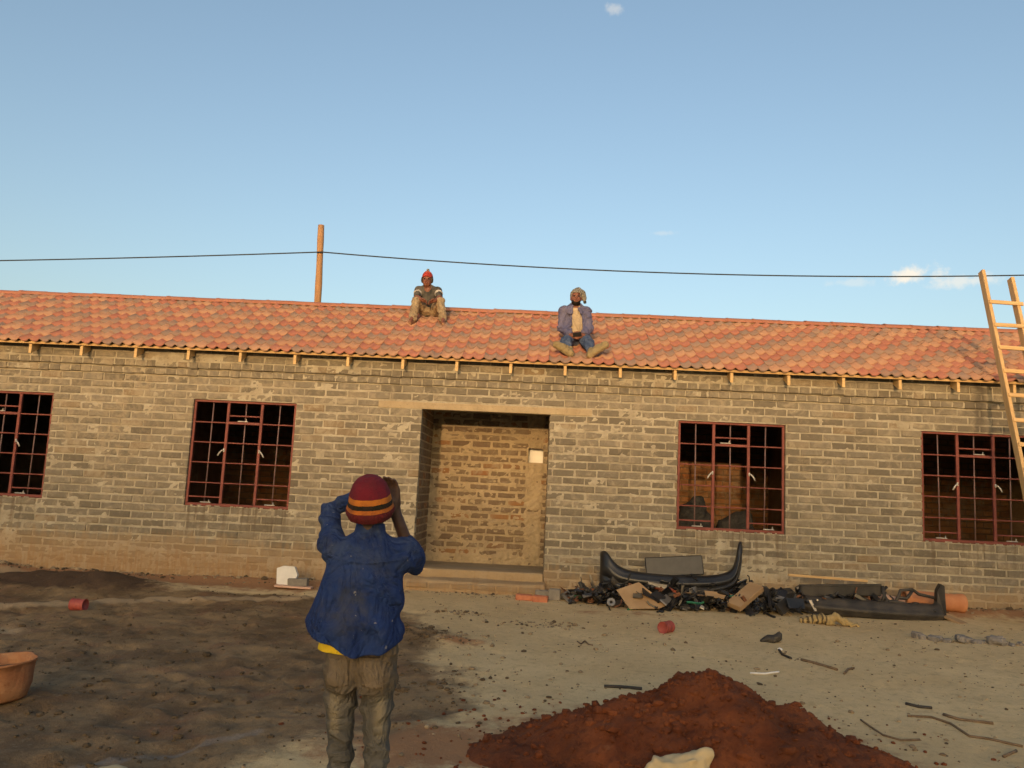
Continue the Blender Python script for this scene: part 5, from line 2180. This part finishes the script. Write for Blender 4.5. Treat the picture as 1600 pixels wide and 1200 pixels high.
# its upper rail with brackets, still attached: parts of that bumper
ur = MB()
ur.box((-.36, .10, .175), (1.02, .10, .15), Matrix.Rotation(R(-4.5), 3, 'Y'), bev=.015)
ur.box((-.30, .06, .245), (.90, .03, .03), Matrix.Rotation(R(-4.5), 3, 'Y'), bev=.006)
ur.build('upper_rail', M_BLACKDUSTY, b2)
for pts in ([(.16, .06, .27), (.17, .02, .16), (.13, .0, .05)], [(.22, .08, .26), (.15, .04, .20), (.20, .0, .10), (.13, -.02, .04)],
            [(.30, .06, .02), (.36, .08, .14), (.40, .10, .23), (.55, .10, .25), (.62, .08, .20), (.80, .06, .17)],
            [(.36, .08, .14), (.48, .10, .13), (.55, .10, .24)], [(-.1, .04, .06), (.3, .05, .09), (.6, .04, .05)]):
    MB().tube(pts, .021, 7).build('bracket', M_BLACKDUSTY, b2, smooth=True)
ue = MB()
ue.add([(.80, -.02, -.12), (.92, -.03, -.12), (.905, .0, .33), (.875, .02, .35), (.84, .05, .26), (.80, .10, -.12), (.92, .10, -.12), (.905, .12, .33), (.875, .12, .35), (.84, .14, .26)],
       [(0, 1, 2, 3, 4), (9, 8, 7, 6, 5), (0, 5, 6, 1), (1, 6, 7, 2), (2, 7, 8, 3), (3, 8, 9, 4), (4, 9, 5, 0)])
ue.build('end_wing', M_BLACKDUSTY, b2)

# tangle of small black parts
jk = MB()
def hpile(x):
    return float(np.interp(x, [.38, .7, 1.2, 1.9, 2.6, 3.1, 3.35, 4.3, 5.0], [.06, .20, .28, .27, .30, .30, .27, .24, .12]))
for k in range(720):
    x = random.uniform(.42, 3.32) if k < 560 else random.uniform(3.3, 5.0)
    y = random.uniform(-1.02, -.18) if x > .8 else random.uniform(-.75, -.2)
    if k >= 560:
        y = random.uniform(-.78, -.42)
    z = gh(x, y) + random.random() ** 1.3 * hpile(x) * (1 - .55 * abs((y + .55) / .5))
    z = max(z, gh(x, y) + .012)
    t = random.random()
    mi = random.choices([0, 1, 2, 3, 4, 5], [58, 20, 7, 7, 1.6, 1.0])[0]
    if t < .38:
        n_ = random.randint(3, 6)
        p = Vector((x, y, z))
        d = Vector((random.gauss(0, 1), random.gauss(0, .7), random.gauss(0, .25))).normalized()
        pts = [p]
        for q in range(n_):
            d = (d + Vector((random.gauss(0, .5), random.gauss(0, .5), random.gauss(0, .25)))).normalized()
            p = p + d * random.uniform(.03, .08)
            p.z = max(p.z, gh(p.x, min(p.y, -.15)) + .012)
            p.y = min(p.y, -.12)
            pts.append(p.copy())
        jk.tube(pts, random.uniform(.005, .016), 6, mi=mi)
    elif t < .72:
        M = Matrix.Rotation(random.uniform(0, 6.3), 3, 'Z') @ Matrix.Rotation(random.gauss(0, .6), 3, 'X') @ Matrix.Rotation(random.gauss(0, .5), 3, 'Y')
        jk.box((x, y, z + .02), (random.uniform(.06, .30), random.uniform(.04, .15), random.uniform(.006, .05)), M, bev=.004, mi=mi, jit=.006)
    elif t < .88:
        M = Matrix.Translation((x, y, z + .03)) @ Matrix.Rotation(random.uniform(0, 6.3), 4, 'Z') @ Matrix.Rotation(random.gauss(0, 1.0), 4, 'X')
        r = random.uniform(.02, .055)
        jk.lathe([(r * .4, -.01), (r, -.012), (r * 1.05, .0), (r, .012), (r * .4, .01), (r * .35, 0), (r * .4, -.01)], 14, M, mi=mi)
    else:
        rock(jk, (x, y, z + .01), random.uniform(.02, .06), .6, mi)
jo = jk.build('scrap_heap', None, None, mats=[M_BLACK, M_BLACKDUSTY, M_METAL, M_RUST, M_WHITE, M_GLASSG])
tag(jo, 'tangled heap of small black scrap car parts along the foot of the wall', 'scrap heap', kind='stuff')


def sheet(name, pts, th, mat, label, cat, bend=0.0):
    """a flat piece given by its 4+ corners in space, with thickness"""
    P_ = [Vector(p) for p in pts]
    nrm = (P_[1] - P_[0]).cross(P_[2] - P_[0]).normalized() * th
    n_ = len(P_)
    m = MB()
    c0 = sum(P_, Vector()) / n_
    top = P_ + [c0 + nrm.normalized() * bend]
    bot = [p - nrm for p in top]
    v = top + bot
    f = [(i, (i + 1) % n_, n_) for i in range(n_)] + [((i + 1) % n_ + n_ + 1, i + n_ + 1, 2 * n_ + 1) for i in range(n_)]
    f += [((i + 1) % n_, i, i + n_ + 1, (i + 1) % n_ + n_ + 1) for i in range(n_)]
    o = m.add(v, f).build(name, mat)
    tag(o, label, cat)
    return o


def A_(px, py, Y):
    return tuple(at(px, py, Y))


sheet('cardboard_sheet', [A_(963, 922, -.98), A_(998, 910, -.86), A_(1042, 946, -1.04), A_(1030, 951, -1.08), A_(984, 952, -1.12)], .008, M_CARD,
      'torn sheet of brown cardboard lying on the scrap under the bumper', 'cardboard', .012)
sheet('cardboard_scrap', [A_(1100, 923, -.90), A_(1136, 927, -.90), A_(1131, 936, -.98), A_(1103, 932, -.97)], .006, M_CARD,
      'small scrap of pale cardboard among the black parts', 'cardboard', .006)
a_, b_ = Vector(A_(1146, 948, -1.08)), Vector(A_(1183, 916, -.84))
cb = MB().bar(a_, b_, .20, .075, up=(0, -.3, 1), bev=.006)
cb_o = cb.build('cardboard_box', M_CARD)
tag(cb_o, 'long narrow brown cardboard box leaning on the scrap heap', 'box')
rt = MB().tube([A_(1018, 915, -.62), A_(1036, 919, -.66), A_(1056, 925, -.70)], .034, 12).build('red_tube', M_REDTUBE, None, smooth=True)
tag(rt, 'faded red plastic tube lying under the upturned bumper', 'tube')
sk = MB().tube([A_(1062, 924, -.76), A_(1095, 930, -.80), A_(1137, 937, -.86)], .012, 7).build('wooden_stick', M_STICK, None, smooth=True)
tag(sk, 'thin brown wooden stick lying across the scrap heap', 'stick')
hs = MB().tube([A_(968, 958, -1.0), A_(1000, 962, -1.04), A_(1022, 956, -1.0), A_(1036, 951, -.98)], .026, 8).build('rubber_hose', M_BLACKDUSTY, None, smooth=True)
tag(hs, 'short black rubber hose at the front edge of the scrap heap', 'hose')
wp = MB().bar(A_(1000, 967, -1.15), A_(1034, 971, -1.15), .035, .02, bev=.004).build('wood_offcut', M_STICK)
tag(wp, 'thin wood offcut on the sand before the scrap heap', 'offcut')

# green bottle at the left end of the heap
gb = MB()
c = Vector((.60, -.58, gh(.60, -.58) + .075))
Mb = Matrix.Translation(c) @ Matrix.Rotation(R(75), 4, 'Z') @ Matrix.Rotation(R(84), 4, 'X')
gb.lathe([(0, -.11), (.032, -.11), (.036, -.10), (.036, .03), (.03, .06), (.014, .09), (.013, .13), (.016, .132), (.016, .142), (0, .142)], 16, Mb)
gbo = gb.build('bottle', M_GLASSG, None, smooth=True)
tag(gbo, 'green glass bottle lying at the left end of the scrap heap', 'bottle')

# clay pipe, pink pipe, board behind the second bumper
pc = MB()
a_, b_ = Vector((4.86, -.34, .245)), Vector((5.62, -.36, .215))
M4 = Matrix.Translation((a_ + b_) / 2) @ (b_ - a_).to_track_quat('Z', 'Y').to_matrix().to_4x4()
L = (b_ - a_).length / 2
pc.lathe([(.085, -L), (.105, -L), (.112, -L + .02), (.112, L - .10), (.12, L - .09), (.125, L - .02), (.118, L), (.095, L), (.085, L - .03), (.085, -L)], 28, M4)
pco = pc.build('clay_pipe', M_CLAY, None, smooth=True)
tag(pco, 'orange clay pipe lying against the wall behind the bumper', 'pipe')
pk = MB()
pk.tube([(4.30, -.42, .30), (4.55, -.47, .24), (4.78, -.52, .20)], [.055, .06, .058], 14)
pko = pk.build('pink_pipe', M_PINK, None, smooth=True)
tag(pko, 'pale pink pipe slanting down inside the second bumper', 'pipe')
pk = MB().bar((3.35, -.34, .47), (4.40, -.30, .44), .045, .03, bev=.004).build('timber_lath', M_PINE_X)
tag(pk, 'pale timber lath resting along the wall behind the second bumper', 'lath')
pb = MB().bar(A_(1478, 963, -.78), A_(1508, 976, -1.0), .14, .03, bev=.004).build('board_offcut', M_CARD)
tag(pb, 'short tan board offcut sticking out right of the second bumper', 'board')

# striped cloth
def build_cloth():
    s = SDF((-.50, -.14, -.03), (.50, .14, .24), .009)
    s.chain([(-.36, 0, .03), (-.20, .02, .055), (-.08, -.01, .08), (.04, .0, .045)], [.04, .062, .07, .05], .03)
    s.chain([(.0, .02, .05), (.10, .01, .11), (.20, .0, .06), (.30, -.02, .03), (.38, -.04, .018)], [.05, .055, .05, .032, .018], .03)
    s.disp(lambda X, Y, Z: .020 * fbm(X * 13, Y * 13, Z * 13, octv=3) + .010 * np.sin(60 * X + 30 * Z))
    s.cut(lambda X, Y, Z: -.012 - Z)
    n = NT('striped_yellow_cloth')
    p = n.pos('obj')
    x, y, z = n.sep(p)
    w = n.math('SINE', n.math('MULTIPLY', n.math('ADD', x, n.math('MULTIPLY', n.noise(p, 6), .12)), 105))
    lf = n.rng(x, .04, -.06)
    col = n.mix(n.math('MULTIPLY', n.rng(w, .1, .5), lf), (0.34, 0.25, 0.115), (0.09, 0.068, 0.04))
    n.done(col, .95, n.bump(n.noise(p, 40), .3, .006))
    o = obj('striped_cloth', s.mesh('striped_cloth', n.m), None, None, (3.50, -1.42, gh(3.5, -1.42) + .005), (0, 0, R(-6)))
    o.scale = (.86, .8, .8)
    tag(o, 'crumpled yellow cloth with dark stripes lying before the second bumper', 'cloth')


build_cloth()

# grey rubble row at the right
for i, (x, y, s) in enumerate([(4.26, -2.05, .085), (4.42, -2.12, .075), (4.52, -2.16, .06), (4.70, -2.16, .09), (4.80, -2.22, .055), (4.88, -2.20, .05), (5.00, -2.24, .105), (5.12, -2.26, .05), (5.28, -2.24, .045)]):
    m = MB()
    for q in range(3 if s > .07 else 2):
        Mr = Matrix.Rotation(random.uniform(0, 6.3), 3, 'Z') @ Matrix.Rotation(random.gauss(0, .35), 3, 'X')
        m.box((random.uniform(-.5, .5) * s, random.uniform(-.35, .35) * s, random.uniform(-.1, .15) * s), (s * random.uniform(1.1, 1.7), s * random.uniform(.8, 1.3), s * random.uniform(.6, .95)), Mr, bev=s * .16, jit=s * .10)
    o = m.build('rubble_lump', M_ASPH, None, loc=(x, y, gh(x, y) + s * .25))
    lab = ['left end lump of the grey rubble row on the sand', 'grey rubble lump second from the left of the row', 'small grey rubble lump third from the left of the row',
           'grey rubble lump in the middle of the row', 'little grey rubble lump just right of the row middle', 'small dark grey rubble lump before the largest one',
           'largest grey rubble lump towards the right of the row', 'small grey rubble lump behind the right end of the row', 'right end crumb of the grey rubble row'][i]
    tag(o, lab, 'rubble', 'grey rubble lumps on the sand')

# loose bricks and block by the step
for i, (x, y, mat, sz, rz, lab, nm) in enumerate([
        (-.14, -.60, M_REDBRICK, (.22, .11, .075), 4, 'red clay brick lying left beside the entrance step', 'loose_brick'),
        (.07, -.66, M_REDBRICK, (.20, .11, .085), -6, 'paler red brick lying right next to the grey blocks', 'loose_brick'),
        (.10, -.30, M_GREYBLOCK, (.20, .14, .10), 3, 'weathered grey brick lying behind the red bricks', 'loose_brick'),
        (.26, -.47, M_GREYBLOCK, (.15, .13, .145), -4, 'square dark grey block at the left end of the scrap heap', 'concrete_block')]):
    m = MB().box((0, 0, sz[2] / 2), sz, None, bev=.009, jit=.004)
    o = m.build(nm, mat, None, loc=(x, y, gh(x, y) - .006), rot=(R(random.uniform(-2, 2)), R(random.uniform(-2, 2)), R(rz)))
    tag(o, lab, 'brick' if nm == 'loose_brick' else 'block')

# red tins
def tin(x, y, rz, label, s=1.0, second=False):
    m = MB()
    M = Matrix.Rotation(R(rz), 4, 'Z') @ Matrix.Rotation(R(90), 4, 'X')
    m.lathe([(0, -.085), (.058, -.085), (.064, -.092), (.067, -.086), (.064, -.078), (.062, -.03), (.066, -.024), (.062, -.018), (.062, .05), (.067, .056), (.067, .066), (.058, .066), (.055, .03), (0, .03)], 24, M)
    o = m.build('red_tin', M_REDPL, None, smooth=True, loc=(x, y, gh(x, y) + .058 * s))
    o.scale = (s, s, s)
    return tag(o, label, 'tin')


tin(1.44, -2.38, 140, 'red tin lying on the open sand before the scrap heap', .98)
tin(-4.98, -2.50, 88, 'red tin lying on the mud at the left', 1.0)

# white block, grey block and plank by the wall at the left
y0 = -.62
pa, pb_ = Vector(A_(430, 921, y0)), Vector(A_(487, 925, y0 + .02))
LIFT = max(gh(pa.x, pa.y), gh(pb_.x, pb_.y), gh((pa.x + pb_.x) / 2, y0)) + .018 - min(pa.z, pb_.z)
LIFT = max(LIFT, 0.0)
pl = MB().bar(pa + Vector((0, 0, LIFT)), pb_ + Vector((0, 0, LIFT)), .14, .028, bev=.004).build('plank', M_PINK)
tag(pl, 'short pale plank lying on rubble at the foot of the wall', 'plank')
wb = MB()
hexp = [(.0, .0), (.13, -.02), (.235, .02), (.26, .13), (.21, .235), (.06, .235), (-.02, .20)]
hp = [(x, 0, z) for x, z in hexp]
nn = len(hp)
wb.add(hp + [(x, .09, z) for x, _, z in hp], [tuple(range(nn)), tuple(range(2 * nn - 1, nn - 1, -1))] + [((i + 1) % nn, i, i + nn, (i + 1) % nn + nn) for i in range(nn)])
c = at(433, 919, -.55)
wbo = wb.build('foam_block', M_WHITE, None, loc=(c[0], -.60, pa.z + LIFT + .020), rot=(R(-4), R(2), R(3)))
tag(wbo, 'white foam block standing on the plank at the foot of the wall', 'foam block')
gbk = MB().box((0, 0, .055), (.26, .12, .10), None, bev=.008, jit=.004)
c = at(466, 921, -.56)
gbo2 = gbk.build('grey_brick', M_GREYBLOCK, None, loc=(c[0], -.58, pb_.z + LIFT + .008), rot=(0, R(-2), R(2)))
tag(gbo2, 'grey cement brick on the plank beside the white foam block', 'brick')

# muddy bucket at the left edge
def build_bucket():
    x, y = -3.72, -5.65
    m = MB()
    wob = lambda a, i: .035 * math.sin(3 * a + .4 * i) + .02 * math.sin(7 * a + i) + (.04 * math.sin(5 * a + 1) if i in (4, 5, 6, 7) else 0)
    m.lathe([(.0, .004), (.12, .0), (.155, .02), (.185, .10), (.20, .22), (.212, .275), (.222, .278), (.220, .262), (.206, .26), (.192, .20), (.175, .10), (.14, .03), (0, .025)], 36, None, wob=wob)
    n = NT('mud_caked_orange_plastic')
    p = n.pos('obj')
    col = n.mix(n.rng(n.noise(p, 7, 5, .65), .35, .65), (0.30, 0.125, 0.058), (0.40, 0.205, 0.10))
    col = n.mix(n.rng(n.noise(p, 14, 5, .7), .52, .7, 0, .8), col, (0.22, 0.075, 0.03))
    n.done(col, .85, n.bump(n.noise(p, 30, 5, .7), .5, .012))
    o = m.build('bucket', n.m, None, smooth=True, loc=(x, y, gh(x, y) + .0), rot=(R(3), R(-4), 0))
    tag(o, 'mud caked orange builder bucket at the left edge', 'bucket')
    w = MB().lathe([(0, .0), (.10, .004), (.192, .0)], 24).build('slurry', simple_mat('dark_slurry', (0.05, 0.035, 0.025), (0.08, 0.055, 0.04), 6, .5, .3), o, loc=(0, 0, .20))


build_bucket()

# paper cement sack at the bottom edge and a pale stone
s = SDF((-.30, -.22, -.05), (.30, .22, .30), .010)
s.stack([(-.02, 0, 0, .20, .13), (.08, 0, 0, .185, .11), (.15, .01, 0, .16, .09), (.20, .02, 0, .12, .05)], .02, 3.2)
s.cone((-.16, -.02, .13), .03, (-.175, -.02, .185), .02, .03)
s.cone((.13, 0, .17), .03, (.165, .0, .215), .016, .03)
s.disp(lambda X, Y, Z: .034 * fbm(X * 8, Y * 8, Z * 8, octv=3) - .016 * np.abs(fbm(X * 16, Y * 16, Z * 12, octv=2)))
c = at(1062, 1200, -6.62)
so = obj('paper_sack', s.mesh('paper_sack', M_PAPER, 1), None, None, (c[0], -6.62, gh(c[0], -6.62) + float(soil_height(np.array([c[0]]), np.array([-6.62]))[0]) - .135), (R(8), R(-5), R(12)))
tag(so, 'crumpled cream paper sack standing at the foot of the soil heap', 'sack')
s = SDF((-.2, -.14, -.06), (.2, .14, .1), .009)
s.ell((0, 0, .01), (.12, .08, .05), 0)
s.disp(lambda X, Y, Z: .02 * fbm(X * 11, Y * 11, Z * 11, octv=3))
c = at(180, 1200, -6.95)
so = obj('pale_stone', s.mesh('pale_stone', M_PAPER, 0), None, None, (c[0], -6.95, gh(c[0], -6.95) + .015))
tag(so, 'pale flat stone in the mud at the bottom left', 'stone')


# sticks, wires and scraps on the sand
def ground_line(name, pix, rad, mat, label, cat, lift=0.6):
    pts = []
    for px, py in pix:
        d = CF + (px - 800) / 1269.3 * CR - (py - 600) / 1269.3 * CU
        z = 0.0
        for _ in range(25):
            p = CAM + d * (z - CAM[2]) / d[2]
            z = gh(p[0], p[1])
        pts.append((p[0], p[1], z + rad * lift + .002))
    fine = []
    for a, b in zip(pts[:-1], pts[1:]):
        for q in range(3):
            t = q / 3
            x, y = a[0] + (b[0] - a[0]) * t, a[1] + (b[1] - a[1]) * t
            fine.append((x, y, max(gh(x, y) + rad * lift, a[2] + (b[2] - a[2]) * t)))
    fine.append(pts[-1])
    o = MB().tube(fine, rad, 7).build(name, mat, None, smooth=True)
    tag(o, label, cat)
    return o


ground_line('iron_rod', [(944, 1074), (970, 1075), (1003, 1078)], .013, M_BLACKDUSTY, 'thin dark iron rod lying behind the soil heap', 'rod')
ground_line('white_stick', [(1172, 1053), (1195, 1054), (1217, 1051)], .009, M_WHITE, 'thin white plastic stick lying on the sand right of the heap', 'stick')
ground_line('black_strap', [(1217, 1016), (1222, 1024), (1236, 1030)], .012, M_BLACKDUSTY, 'short curved black strap on the sand', 'strap')
ground_line('dead_twig', [(1252, 1032), (1275, 1038), (1308, 1048)], .013, M_STICK, 'rough brown twig lying on the sand beside the black strap', 'twig')
ground_line('bent_wire', [(1345, 1126), (1362, 1138), (1380, 1150), (1408, 1158), (1437, 1157)], .007, M_STICK, 'thin bent wire lying on the sand', 'wire')
ground_line('long_twig', [(1418, 1120), (1455, 1122), (1485, 1132), (1515, 1152), (1545, 1156), (1598, 1168)], .009, M_STICK, 'long thin twig trailing to the right edge of the sand', 'twig')
ground_line('dark_scrap_strip', [(1415, 1101), (1435, 1106), (1456, 1108)], .012, M_BLACKDUSTY, 'flat dark strip of scrap lying on the sand', 'strip')
ground_line('short_stick', [(1568, 1184), (1588, 1175)], .010, M_STICK, 'short dark stick at the lower right edge', 'stick')
ground_line('curled_twig', [(1319, 1054), (1325, 1047), (1334, 1045)], .010, M_STICK, 'small curled twig at the end of the brown one', 'twig')
ground_line('curved_wire', [(902, 1003), (908, 1007), (914, 1002), (920, 1008), (926, 1009)], .007, M_STICK, 'small curled wire in the middle of the sand', 'wire')
ground_line('red_stick', [(1474, 1118), (1500, 1126), (1552, 1132)], .011, M_STICK, 'thick brown twig lying above the long thin twig', 'twig')

# dark rag by the black strap, with a white chip
s = SDF((-.16, -.10, -.04), (.16, .10, .14), .009)
s.chain([(-.10, 0, .01), (-.02, .01, .03), (.06, 0, .05), (.08, .0, .08)], [.025, .035, .04, .022], .03)
s.disp(lambda X, Y, Z: .018 * fbm(X * 15, Y * 15, Z * 15, octv=3))
o = obj('dark_rag', s.mesh('dark_rag', M_BLACKDUSTY, 0), None, None, (2.52, -2.55, gh(2.52, -2.55)))
tag(o, 'crumpled dark rag on the sand above the black strap', 'rag')
m = MB()
rock(m, (0, 0, 0), .028, .6)
o = m.build('white_chip', M_WHITE, None, loc=(2.48, -2.98, gh(2.48, -2.98) + .012))
tag(o, 'small white chip lying at the end of the black strap', 'chip')
m = MB()
rock(m, (0, 0, 0), .035, .6)
o = m.build('white_pebble', M_WHITE, None, loc=(1.47, -4.72, gh(1.47, -4.72) + .014))
tag(o, 'small white lump on the sand right behind the soil heap', 'stone')

# dark bags standing inside behind the third window
for i, (x, y, w, h, lab) in enumerate([(2.35, .95, .26, 1.45, 'dark full sack behind the left part of the window over the scrap heap'), (3.02, 1.1, .30, 1.25, 'dark sagging sack behind the middle of the window over the scrap heap')]):
    s = SDF((-.42, -.34, -.02), (.42, .34, 1.6), .02)
    t = h - .27
    s.stack([(0, 0, 0, w, w * .8), (t * .5, .01, 0, w * 1.1, w * .85), (t * .85, .0, 0, w * .8, w * .6), (t, .05, 0, w * .25, w * .2)], .05, 2.4)
    s.disp(lambda X, Y, Z: .11 * fbm(X * 4 + i * 9, Y * 4, Z * 4, octv=3))
    o = obj('sack', s.mesh('sack', M_DARKKNIT, 1), None, None, (x, y, .27))
    tag(o, lab, 'sack')
